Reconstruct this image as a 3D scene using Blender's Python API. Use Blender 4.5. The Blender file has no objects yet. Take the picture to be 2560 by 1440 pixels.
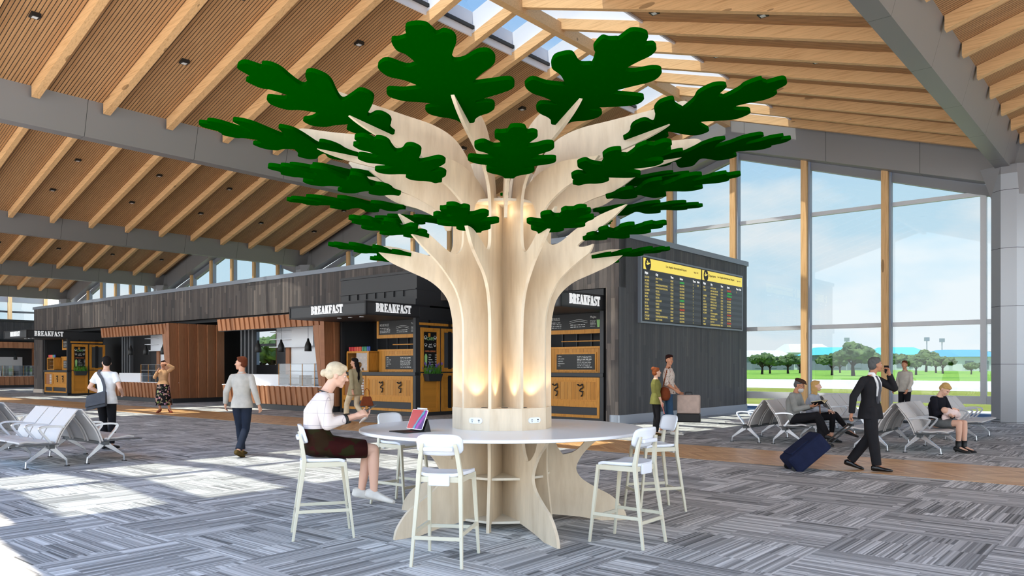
import bpy, bmesh, math, random
from mathutils import Vector, Matrix, noise as mnoise
random.seed(7)
D = bpy.data; SC = bpy.context.scene; COL = SC.collection
# ---------------------------------------------------------------- camera
F = 1955.0; CX = 1280.0; HY = 918.0; CH = 1.57
cam = D.cameras.new('camera'); camo = D.objects.new('camera', cam); COL.objects.link(camo)
cam.sensor_width = 36; cam.lens = F/2560*36; cam.shift_y = (HY-720)/2560; cam.clip_end = 6000
camo.location = (0, 0, CH); camo.rotation_euler = (math.pi/2, 0, 0)
SC.camera = camo
# the hall's own axes: a runs along the shop fronts (left and away), b runs to the far glass wall
UX, UY = -0.7660, 0.6428
PHI = -math.atan2(UY, -UX)
def AB(a, b, z=0.0): return Vector((a*UX+b*UY, a*UY-b*UX, z))
# ---------------------------------------------------------------- world
SC.view_settings.view_transform = 'Standard'; SC.view_settings.look = 'None'
SC.view_settings.gamma = 1.0; SC.view_settings.exposure = 0.50; SC.view_settings.use_curve_mapping = False
w = D.worlds.new('sky'); SC.world = w; w.use_nodes = True
nt = w.node_tree; nt.nodes.clear()
def N(nt, t, **k):
    n = nt.nodes.new(t)
    for a, b in k.items():
        if a.startswith('i_'):
            n.inputs[int(a[2:])].default_value = b
        else: setattr(n, a, b)
    return n
L = lambda nt, a, b: nt.links.new(a, b)
tc = N(nt, 'ShaderNodeTexCoord'); sep = N(nt, 'ShaderNodeSeparateXYZ'); L(nt, tc.outputs['Generated'], sep.inputs[0])
ramp = N(nt, 'ShaderNodeValToRGB'); L(nt, sep.outputs[2], ramp.inputs[0])
cr = ramp.color_ramp; cr.elements[0].position = 0.0; cr.elements[0].color = (.70, .82, .88, 1)
cr.elements[1].position = 0.95; cr.elements[1].color = (.09, .32, .80, 1)
e = cr.elements.new(.20); e.color = (.60, .78, .88, 1); e = cr.elements.new(.40); e.color = (.17, .46, .88, 1)
mp = N(nt, 'ShaderNodeMapping'); mp.inputs['Scale'].default_value = (1, 1, 2.6); mp.inputs['Location'].default_value = (.3, .1, .25)
L(nt, tc.outputs['Generated'], mp.inputs[0])
nz = N(nt, 'ShaderNodeTexNoise'); nz.inputs['Scale'].default_value = 3.6; nz.inputs['Detail'].default_value = 7; nz.inputs['Roughness'].default_value = .52
L(nt, mp.outputs[0], nz.inputs['Vector'])
cl = N(nt, 'ShaderNodeMapRange'); cl.inputs[1].default_value = .42; cl.inputs[2].default_value = .56; L(nt, nz.outputs[0], cl.inputs[0])
fd = N(nt, 'ShaderNodeMapRange'); fd.inputs[1].default_value = .27; fd.inputs[2].default_value = .42; fd.inputs[3].default_value = 1; fd.inputs[4].default_value = .22
L(nt, sep.outputs[2], fd.inputs[0])
mu = N(nt, 'ShaderNodeMath', operation='MULTIPLY'); L(nt, cl.outputs[0], mu.inputs[0]); L(nt, fd.outputs[0], mu.inputs[1])
mix = N(nt, 'ShaderNodeMixRGB'); L(nt, mu.outputs[0], mix.inputs[0]); L(nt, ramp.outputs[0], mix.inputs[1]); mix.inputs[2].default_value = (.90, .895, .89, 1)
bg = N(nt, 'ShaderNodeBackground'); L(nt, mix.outputs[0], bg.inputs[0]); bg.inputs[1].default_value = 2.5
wo = N(nt, 'ShaderNodeOutputWorld'); L(nt, bg.outputs[0], wo.inputs[0])
# ---------------------------------------------------------------- sun
sl = D.lights.new('sun', 'SUN'); so = D.objects.new('sun', sl); COL.objects.link(so)
sl.energy = 14.0; sl.angle = 0.012; sl.color = (1.0, .91, .77)
sd = AB(-.08, .42, 0) + Vector((0, 0, -1.0))
so.rotation_euler = sd.to_track_quat('-Z', 'Y').to_euler(); so.location = (0, 0, 60)
# ---------------------------------------------------------------- materials
MATS = {}
def principled(name, col=(.8, .8, .8), rough=.5, metal=0.0, spec=.5, coat=0.0, emit=None, es=0.0):
    m = D.materials.new(name); m.use_nodes = True; b = m.node_tree.nodes['Principled BSDF']
    b.inputs['Base Color'].default_value = (*col, 1); b.inputs['Roughness'].default_value = rough
    b.inputs['Metallic'].default_value = metal; b.inputs['Specular IOR Level'].default_value = spec
    b.inputs['Coat Weight'].default_value = coat
    if emit: b.inputs['Emission Color'].default_value = (*emit, 1); b.inputs['Emission Strength'].default_value = es
    MATS[name] = m; return m
def pn(m): return m.node_tree, m.node_tree.nodes['Principled BSDF']
def S(c):  # sRGB 0-255 to linear
    return tuple(((x/255)/12.92 if x/255 <= .04045 else ((x/255+.055)/1.055)**2.4) for x in c)
def mnode(nt, op, a, b=None, c=None):
    n = nt.nodes.new('ShaderNodeMath'); n.operation = op
    for i, x in enumerate((a, b, c)):
        if x is None: continue
        if isinstance(x, (int, float)): n.inputs[i].default_value = x
        else: nt.links.new(x, n.inputs[i])
    return n.outputs[0]
def mixc(nt, f, a, b, typ='MIX'):
    n = nt.nodes.new('ShaderNodeMixRGB'); n.blend_type = typ
    for i, x in enumerate((f, a, b)):
        if isinstance(x, (int, float)): n.inputs[i].default_value = x
        elif isinstance(x, tuple): n.inputs[i].default_value = (*x, 1) if len(x) == 3 else x
        else: nt.links.new(x, n.inputs[i])
    return n.outputs[0]
def rampn(nt, f, stops):
    n = nt.nodes.new('ShaderNodeValToRGB'); nt.links.new(f, n.inputs[0]); r = n.color_ramp
    while len(r.elements) < len(stops): r.elements.new(.5)
    for e, (p, c) in zip(r.elements, stops): e.position = p; e.color = (*c, 1)
    return n.outputs[0]
def coords(nt, scale=(1, 1, 1), loc=(0, 0, 0), rot=(0, 0, 0)):
    t = nt.nodes.new('ShaderNodeTexCoord'); m = nt.nodes.new('ShaderNodeMapping')
    m.inputs['Scale'].default_value = scale; m.inputs['Location'].default_value = loc; m.inputs['Rotation'].default_value = rot
    nt.links.new(t.outputs['Object'], m.inputs[0]); return m.outputs[0]
def noisen(nt, vec, sc, det=3, rough=.5):
    n = nt.nodes.new('ShaderNodeTexNoise'); n.inputs['Scale'].default_value = sc; n.inputs['Detail'].default_value = det
    n.inputs['Roughness'].default_value = rough; nt.links.new(vec, n.inputs['Vector']); return n.outputs[0]
def sepn(nt, vec):
    n = nt.nodes.new('ShaderNodeSeparateXYZ'); nt.links.new(vec, n.inputs[0]); return n.outputs
def comb(nt, x, y, z=0.0):
    n = nt.nodes.new('ShaderNodeCombineXYZ')
    for i, v in enumerate((x, y, z)):
        if isinstance(v, (int, float)): n.inputs[i].default_value = v
        else: nt.links.new(v, n.inputs[i])
    return n.outputs[0]
def white(nt, vec):
    n = nt.nodes.new('ShaderNodeTexWhiteNoise'); n.noise_dimensions = '3D'; nt.links.new(vec, n.inputs['Vector']); return n.outputs['Value']
def wood(name, base, dark, scale=(1, 1, 1), rough=.55, knots=.0, spec=.3):
    m = principled(name, base, rough, spec=spec); nt, b = pn(m)
    v = coords(nt, scale)
    n1 = noisen(nt, v, 4.0, 5, .6)
    c = rampn(nt, n1, [(.25, dark), (.5, base), (.75, tuple(min(1, x*1.12) for x in base))])
    if knots:
        vo = nt.nodes.new('ShaderNodeTexVoronoi'); vo.inputs['Scale'].default_value = 1.0
        nt.links.new(coords(nt, (knots, 2.2, 2.2) if scale[0] < scale[2] else (2.2, 2.2, knots)), vo.inputs['Vector'])
        k = mnode(nt, 'LESS_THAN', vo.outputs[0], .11)
        c = mixc(nt, mnode(nt, 'MULTIPLY', k, .65), c, tuple(x*.35 for x in dark))
    nt.links.new(c, b.inputs['Base Color']); return m
def planks(name, axis, width, length, cols, rough=.6, gap=.03, grain=.25, spec=.3, vary=0.0):
    """boards running along z (axis 0: laid out along x, 1: along y) or, axis 2: boards along x laid out along y"""
    m = principled(name, cols[0], rough, spec=spec); nt, b = pn(m)
    s = sepn(nt, coords(nt))
    w_, l_ = ((s[0], s[2]), (s[1], s[2]), (s[1], s[0]))[axis]
    pw = mnode(nt, 'DIVIDE', w_, width); iw = mnode(nt, 'FLOOR', pw); fw = mnode(nt, 'FRACT', pw)
    off = white(nt, comb(nt, iw, 3.0)); pl = mnode(nt, 'ADD', mnode(nt, 'DIVIDE', l_, length), mnode(nt, 'MULTIPLY', off, 5.0))
    il = mnode(nt, 'FLOOR', pl)
    r = white(nt, comb(nt, iw, il, 1.0))
    k = len(cols)
    c = rampn(nt, r, [(i/max(1, k-1), cols[i]) for i in range(k)])
    g = noisen(nt, comb(nt, mnode(nt, 'MULTIPLY', w_, 30.0), mnode(nt, 'MULTIPLY', l_, 2.0), r), 1.5, 4, .6)
    c = mixc(nt, grain, c, rampn(nt, g, [(.3, (.25, .25, .25)), (.7, (1, 1, 1))]), 'MULTIPLY')
    e_ = mnode(nt, 'LESS_THAN', fw, gap)
    c = mixc(nt, mnode(nt, 'MULTIPLY', e_, .85), c, (.01, .009, .008))
    nt.links.new(c, b.inputs['Base Color']); return m
def seamed(name, col, rough, metal, axis, step, off, spec=.5, w_=.012):
    m = principled(name, col, rough, metal, spec=spec); nt, b = pn(m)
    s = sepn(nt, coords(nt))[axis]
    f = mnode(nt, 'FRACT', mnode(nt, 'DIVIDE', mnode(nt, 'SUBTRACT', s, off), step))
    e_ = mnode(nt, 'LESS_THAN', f, w_/step)
    nt.links.new(mixc(nt, e_, col, (.01, .01, .01)), b.inputs['Base Color']); return m
# ---- flat set
principled('steel_grey', S((128, 126, 128)), .45, .0, .5)
seamed('beam_b', S((128, 125, 125)), .42, .25, 1, 2.8, 2.3)
seamed('beam_a', S((136, 133, 133)), .42, .25, 0, 2.8, .6)
seamed('column', S((165, 168, 174)), .3, .35, 2, 1.63, .02)
principled('cap_metal', S((125, 132, 142)), .4, .3)
principled('white_frame', S((205, 205, 208)), .4, .1)
principled('white_shaft', S((225, 225, 230)), .6)
principled('dark_rail', S((60, 62, 66)), .4, .3)
principled('charcoal', S((48, 49, 52)), .5)
principled('charcoal_deep', S((30, 30, 33)), .6)
principled('louvre_grey', S((74, 76, 80)), .5)
principled('white_lacquer', S((235, 236, 240)), .35)
principled('table_white', S((250, 250, 250)), .35, coat=.2)
principled('stool_white', S((238, 240, 246)), .35)
principled('stool_beige', S((216, 208, 184)), .5)
principled('seat_grey', S((205, 199, 195)), .5)
principled('chrome', S((215, 217, 222)), .22, .75)
principled('foot_black', S((25, 25, 27)), .5)
principled('tray_grey', S((78, 80, 82)), .45)
principled('black', S((18, 18, 19)), .5)
principled('black_gloss', S((16, 16, 18)), .25)
principled('skirting', S((150, 158, 172)), .5)
principled('outlet_white', S((235, 240, 250)), .3)
principled('pale_plinth', S((205, 190, 175)), .7)
principled('letter', (.85, .85, .85), .5, emit=(.9, .92, .95), es=.25)
principled('chalk', (.75, .75, .73), .8)
principled('chalk_green', (.35, .65, .25), .8); principled('chalk_orange', (.7, .22, .08), .8)
principled('glow', (1, .9, .7), .5, emit=(1, .88, .62), es=6)
principled('spot_glass', (.7, .7, .7), .3)
principled('leaf_green', (0.0, .050, .0), 1.0, spec=.0)
principled('sky_blue_roof', (.10, .50, .62), .6); principled('deep_blue_roof', (.08, .33, .62), .6)
principled('far_white', (.62, .64, .66), .8); principled('far_grey', (.20, .23, .28), .8); principled('pole_grey', (.3, .33, .38), .6)
# glass: lets the sun through; hall panes tinted to dim the outdoor brightness
def glass(name, tint=(.93, .96, .97), fac=.06):
    m = D.materials.new(name); m.use_nodes = True; nt = m.node_tree; nt.nodes.clear()
    t = N(nt, 'ShaderNodeBsdfTransparent'); t.inputs[0].default_value = (*tint, 1)
    g = N(nt, 'ShaderNodeBsdfGlossy'); g.inputs['Roughness'].default_value = .02
    mx = N(nt, 'ShaderNodeMixShader'); mx.inputs[0].default_value = fac
    o = N(nt, 'ShaderNodeOutputMaterial')
    L(nt, t.outputs[0], mx.inputs[1]); L(nt, g.outputs[0], mx.inputs[2]); L(nt, mx.outputs[0], o.inputs[0])
    MATS[name] = m; return m
glass('glass', (.50, .53, .545), .04); glass('case_glass', (.86, .88, .9), .08)
# wood set
wood('ply', S((222, 203, 176)), S((208, 186, 156)), (2.5, 2.5, .5), .5)
principled('ply_edge', S((228, 216, 196)), .55)
wood('rafter', S((218, 174, 124)), S((192, 144, 94)), (.35, 9, 9), .6, knots=.55)
wood('mullion', S((222, 178, 126)), S((196, 146, 92)), (9, 9, .35), .6, knots=.5)
wood('orange_wood', S((206, 142, 58)), S((176, 108, 34)), (9, 9, .8), .45)
planks('orange_boards', 0, .13, 9, [S((214, 148, 62)), S((198, 132, 48)), S((222, 160, 78))], .45, .05, .3)
planks('brown_boards', 0, .30, 20, [S((180, 124, 88)), S((166, 112, 78)), S((192, 136, 98))], .5, .0, .35)
planks('brown_boards_side', 1, .30, 20, [S((186, 128, 90)), S((166, 110, 76)), S((200, 144, 104))], .5, .0, .35)
planks('cladding_front', 0, .13, 1.7, [S((84, 77, 74)), S((100, 92, 88)), S((70, 66, 66)), S((122, 111, 104)), S((62, 59, 60)), S((94, 85, 80))], .6, .05, .4)
planks('cladding_side', 1, .13, 2.2, [S((78, 78, 82)), S((88, 88, 92)), S((70, 71, 76)), S((94, 92, 94))], .6, .04, .3)  # same boards as the front, that side's bluish shade put into the greys
# slatted ceiling: thin boards with dark gaps, running up the slope
m = principled('slat_ceiling', S((196, 152, 104)), .6, spec=.25); nt, b = pn(m)
s = sepn(nt, coords(nt))
ps = mnode(nt, 'DIVIDE', s[1], .079); isl = mnode(nt, 'FLOOR', ps); fs = mnode(nt, 'FRACT', ps)
g = noisen(nt, comb(nt, mnode(nt, 'MULTIPLY', s[0], 1.2), mnode(nt, 'MULTIPLY', s[1], 25.0), 0), 1.5, 4, .6)
c = rampn(nt, g, [(.3, S((168, 124, 82))), (.7, S((200, 156, 110)))])
c = mixc(nt, mnode(nt, 'MULTIPLY', white(nt, comb(nt, isl, mnode(nt, 'FLOOR', mnode(nt, 'MULTIPLY', s[0], .4)))), .25), c, S((150, 108, 70)))
c = mixc(nt, mnode(nt, 'LESS_THAN', fs, .2), c, (.03, .02, .014)); nt.links.new(c, b.inputs['Base Color'])
# carpet
m = principled('carpet', (.3, .3, .3), .95, spec=.1); nt, b = pn(m)
s = sepn(nt, coords(nt)); T = 1.15
tx = mnode(nt, 'DIVIDE', s[0], T); ty = mnode(nt, 'DIVIDE', s[1], T)
ix = mnode(nt, 'FLOOR', tx); iy = mnode(nt, 'FLOOR', ty)
chk = mnode(nt, 'MODULO', mnode(nt, 'ADD', mnode(nt, 'ADD', ix, iy), 200.0), 2.0)
def mixv(f, a, b_): return mnode(nt, 'ADD', mnode(nt, 'MULTIPLY', a, mnode(nt, 'SUBTRACT', 1.0, f)), mnode(nt, 'MULTIPLY', b_, f))
across = mixv(chk, s[0], s[1]); along = mixv(chk, s[1], s[0])
row = mnode(nt, 'FLOOR', mnode(nt, 'DIVIDE', across, T/4))
seg = mnode(nt, 'FLOOR', mnode(nt, 'ADD', mnode(nt, 'DIVIDE', along, .62), mnode(nt, 'MULTIPLY', white(nt, comb(nt, row, ix, iy)), 3.0)))
fine = mnode(nt, 'FLOOR', mnode(nt, 'DIVIDE', across, .0144))
r1 = white(nt, comb(nt, fine, seg, chk)); r2 = white(nt, comb(nt, row, seg, mnode(nt, 'ADD', ix, 9.0)))
r3 = white(nt, comb(nt, mnode(nt, 'FLOOR', mnode(nt, 'DIVIDE', across, .05)), seg, 4.0))
v_ = mnode(nt, 'ADD', mnode(nt, 'ADD', mnode(nt, 'MULTIPLY', r1, .5), mnode(nt, 'MULTIPLY', r3, .3)), mnode(nt, 'MULTIPLY', r2, .28))
c = rampn(nt, v_, [(.1, S((98, 98, 97))), (.5, S((168, 167, 165))), (.95, S((234, 233, 230)))])
nt.links.new(c, b.inputs['Base Color'])
# parquet band: chevron of warm strips
m = principled('parquet', S((196, 140, 84)), .38, spec=.4); nt, b = pn(m)
s = sepn(nt, coords(nt))
zig = mnode(nt, 'PINGPONG', s[1], .45)
d_ = mnode(nt, 'DIVIDE', mnode(nt, 'ADD', s[0], mnode(nt, 'MULTIPLY', zig, 1.0)), .11)
r = white(nt, comb(nt, mnode(nt, 'FLOOR', d_), mnode(nt, 'FLOOR', mnode(nt, 'DIVIDE', s[1], .45))))
c = rampn(nt, r, [(0, S((204, 150, 98))), (.5, S((222, 172, 116))), (1, S((236, 190, 136)))])
c = mixc(nt, mnode(nt, 'LESS_THAN', mnode(nt, 'FRACT', d_), .05), c, S((140, 90, 50))); nt.links.new(c, b.inputs['Base Color'])
# outdoors
def noisy(name, c1, c2, sc, rough=.9):
    m = principled(name, c1, rough, spec=.1); nt, b = pn(m)
    nt.links.new(rampn(nt, noisen(nt, coords(nt), sc, 5, .6), [(.35, c1), (.65, c2)]), b.inputs['Base Color']); return m
noisy('grass_far', S((104, 150, 62)), S((142, 178, 76)), .05); noisy('grass_near', S((132, 138, 58)), S((152, 158, 82)), .2)
noisy('runway', S((205, 203, 200)), S((220, 218, 214)), .05); noisy('apron', S((88, 100, 120)), S((104, 116, 136)), .3)
noisy('foliage', S((62, 84, 60)), S((104, 126, 78)), .9); noisy('bark', S((70, 58, 48)), S((52, 44, 38)), 3)
noisy('concrete_white', S((225, 222, 216)), S((236, 234, 228)), .3)

# ---------------------------------------------------------------- mesh helpers
class MB:
    def __init__(self, org=(0, 0, 0)): self.bm = bmesh.new(); self.org = Vector(org)
    def v(self, p): return self.bm.verts.new(Vector(p)-self.org)
    def face(self, pts):
        try: return self.bm.faces.new([self.v(p) for p in pts])
        except Exception: return None
    def hexa(self, b4, t4):
        vs = [self.v(p) for p in list(b4)+list(t4)]
        for f in ((3, 2, 1, 0), (4, 5, 6, 7), (0, 1, 5, 4), (1, 2, 6, 5), (2, 3, 7, 6), (3, 0, 4, 7)):
            self.bm.faces.new([vs[i] for i in f])
        return self
    def box(self, x0, x1, y0, y1, z0, z1):
        x0, x1 = sorted((x0, x1)); y0, y1 = sorted((y0, y1)); z0, z1 = sorted((z0, z1))
        return self.hexa([(x0, y0, z0), (x1, y0, z0), (x1, y1, z0), (x0, y1, z0)], [(x0, y0, z1), (x1, y0, z1), (x1, y1, z1), (x0, y1, z1)])
    def bar(self, p0, p1, w0, d0, w1=None, d1=None, side=None):
        """square bar from p0 to p1; w across `side`, d across the other"""
        p0 = Vector(p0); p1 = Vector(p1); ax = (p1-p0).normalized()
        s = Vector(side) if side else (Vector((0, 0, 1)) if abs(ax.z) < .9 else Vector((1, 0, 0)))
        s = (s-ax*s.dot(ax)).normalized(); t = ax.cross(s)
        w1 = w0 if w1 is None else w1; d1 = d0 if d1 is None else d1
        q = lambda p, w_, d_: [p-s*w_/2-t*d_/2, p+s*w_/2-t*d_/2, p+s*w_/2+t*d_/2, p-s*w_/2+t*d_/2]
        return self.hexa(q(p0, w0, d0), q(p1, w1, d1))
    def prism(self, poly, thick, mat4=None):
        """poly of (x,y) extruded by thick along z, centred, then mat4"""
        M = mat4 or Matrix()
        a = [M @ Vector((x, y, -thick/2)) for x, y in poly]; c = [M @ Vector((x, y, thick/2)) for x, y in poly]
        va = [self.v(p) for p in a]; vc = [self.v(p) for p in c]
        self.bm.faces.new(va[::-1]); self.bm.faces.new(vc)
        n = len(poly)
        for i in range(n): self.bm.faces.new([va[i], va[(i+1) % n], vc[(i+1) % n], vc[i]])
        return self
    def tube(self, pts, r, seg=8, caps=True):
        pts = [Vector(p) for p in pts]; n = len(pts); rings = []
        rr = r if isinstance(r, (list, tuple)) else [r]*n
        prev = None
        for i, p in enumerate(pts):
            t = (pts[min(i+1, n-1)]-pts[max(i-1, 0)]).normalized()
            if prev is None:
                u = t.orthogonal().normalized()
            else:
                u = (prev-t*prev.dot(t)).normalized()
            prev = u; w_ = t.cross(u)
            rings.append([self.v(p+(u*math.cos(2*math.pi*k/seg)+w_*math.sin(2*math.pi*k/seg))*rr[i]) for k in range(seg)])
        for a, c in zip(rings, rings[1:]):
            for k in range(seg): self.bm.faces.new([a[k], a[(k+1) % seg], c[(k+1) % seg], c[k]])
        if caps: self.bm.faces.new(rings[0][::-1]); self.bm.faces.new(rings[-1])
        return self
    def lathe(self, prof, c=(0, 0, 0), seg=16, axis=None):
        """prof of (r,z)"""
        c = Vector(c); rings = []
        for r, z in prof:
            rings.append([self.v(c+Vector((max(r, .0004)*math.cos(2*math.pi*k/seg), max(r, .0004)*math.sin(2*math.pi*k/seg), z))) for k in range(seg)])
        for a, d in zip(rings, rings[1:]):
            for k in range(seg): self.bm.faces.new([a[k], a[(k+1) % seg], d[(k+1) % seg], d[k]])
        self.bm.faces.new(rings[0][::-1]); self.bm.faces.new(rings[-1]); return self
    def ell(self, c, r, rot=None, sub=2):
        M = Matrix.Translation(Vector(c)-self.org) @ (rot.to_4x4() if rot else Matrix()) @ Matrix.Diagonal((*r, 1))
        bmesh.ops.create_icosphere(self.bm, subdivisions=sub, radius=1, matrix=M); return self
    def loft(self, rings, closed_ends=True):
        R = [[self.v(p) for p in ring] for ring in rings]; n = len(R[0])
        for a, c in zip(R, R[1:]):
            for k in range(n): self.bm.faces.new([a[k], a[(k+1) % n], c[(k+1) % n], c[k]])
        if closed_ends: self.bm.faces.new(R[0][::-1]); self.bm.faces.new(R[-1])
        return self
    def build(self, name, mat, parent=None, loc=None, rz=None, smooth=False, bevel=0, recalc=True, subsurf=0, remesh=0, smit=0):
        if recalc: bmesh.ops.recalc_face_normals(self.bm, faces=self.bm.faces)
        me = D.meshes.new(name); self.bm.to_mesh(me); self.bm.free()
        me.materials.append(MATS[mat] if isinstance(mat, str) else mat)
        if smooth:
            for p in me.polygons: p.use_smooth = True
        o = D.objects.new(name, me); COL.objects.link(o)
        if parent is not None: o.parent = parent
        if loc is not None: o.location = loc
        if rz is not None: o.rotation_euler = (0, 0, rz)
        if remesh:
            r = o.modifiers.new('remesh', 'REMESH'); r.mode = 'VOXEL'; r.voxel_size = remesh; r.use_smooth_shade = True
            if smit: q = o.modifiers.new('smooth', 'SMOOTH'); q.iterations = smit; q.factor = .5
        if bevel:
            bv = o.modifiers.new('bevel', 'BEVEL'); bv.width = bevel; bv.segments = 2; bv.limit_method = 'ANGLE'
        if subsurf:
            sb = o.modifiers.new('subdivision', 'SUBSURF'); sb.levels = subsurf; sb.render_levels = subsurf
        return o
def tag(o, label=None, cat=None, group=None, kind=None):
    if label: o['label'] = label
    if cat: o['category'] = cat
    if group: o['group'] = group
    if kind: o['kind'] = kind
    return o
def empty(name, loc, rz=0.0, label=None, cat=None, group=None, kind=None):
    o = D.objects.new(name, None); COL.objects.link(o); o.location = loc; o.rotation_euler = (0, 0, rz); o.empty_display_size = .1
    return tag(o, label, cat, group, kind)
def kids(o): return [c for c in ALLKIDS.get(o.name, [])]
def copy_tree(o, parent=None, children=None):
    c = o.copy(); COL.objects.link(c)
    if parent is not None: c.parent = parent
    for ch in [x for x in D.objects if x.parent == o]: copy_tree(ch, c)
    return c
def crom(pts, n=6, closed=True):
    """Catmull-Rom through 2-D points"""
    out = []; m_ = len(pts)
    rng = range(m_) if closed else range(m_-1)
    for i in rng:
        p0, p1, p2, p3 = (pts[(i-1) % m_] if closed or i > 0 else pts[0]), pts[i], pts[(i+1) % m_], (pts[(i+2) % m_] if closed or i+2 < m_ else pts[-1])
        for k in range(n):
            t = k/n
            out.append(tuple(.5*((2*p1[j])+(-p0[j]+p2[j])*t+(2*p0[j]-5*p1[j]+4*p2[j]-p3[j])*t*t+(-p0[j]+3*p1[j]-3*p2[j]+p3[j])*t**3) for j in range(len(p1))))
    if not closed: out.append(tuple(pts[-1]))
    return out
def path2(items, n=6):
    """items: list of points; a point with third value 1 is a sharp corner. closed outline"""
    out = []; m_ = len(items)
    for i in range(m_):
        p1 = items[i]; p2 = items[(i+1) % m_]; p0 = items[(i-1) % m_]; p3 = items[(i+2) % m_]
        if len(p1) > 2: p0 = p1
        if len(p2) > 2: p3 = p2
        if len(p1) > 2 and len(p2) > 2: out.append(p1[:2]); continue
        for k in range(n):
            t = k/n
            out.append(tuple(.5*((2*p1[j])+(-p0[j]+p2[j])*t+(2*p0[j]-5*p1[j]+4*p2[j]-p3[j])*t*t+(-p0[j]+3*p1[j]-3*p2[j]+p3[j])*t**3) for j in (0, 1)))
    return out
def rrect(w_, h, r, n=4):
    o = []
    for cx, cy, a0 in ((w_/2-r, h/2-r, 0), (-w_/2+r, h/2-r, 90), (-w_/2+r, -h/2+r, 180), (w_/2-r, -h/2+r, 270)):
        for k in range(n+1):
            a = math.radians(a0+90*k/n); o.append((cx+r*math.cos(a), cy+r*math.sin(a)))
    return o
def text_obj(name, body, size, mat, parent, loc, rot, align='LEFT', ext=.002, sx=1.0, spacing=1.0, bold=0.0):
    cu = D.curves.new(name, 'FONT'); cu.body = body; cu.size = size; cu.align_x = align; cu.extrude = ext; cu.space_line = spacing; cu.offset = bold
    cu.resolution_u = 2
    t = D.objects.new(name, cu); COL.objects.link(t)
    dg = bpy.context.evaluated_depsgraph_get(); me = D.meshes.new_from_object(t.evaluated_get(dg))
    D.objects.remove(t); me.materials.clear(); me.materials.append(MATS[mat])
    o = D.objects.new(name, me); COL.objects.link(o); o.parent = parent; o.location = loc; o.rotation_euler = rot; o.scale = (sx, 1, 1)
    return o
# ================================================================ the hall (local axes x=-a, y=b)
V0 = 3.58; PITCH = 16.85; RIDGE0 = -4.845
RZ = 10.53; SL = .31; HW = 1.6; BN, BF = -1.6, 26.8
zr = lambda d: RZ - SL*abs(d)
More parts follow.
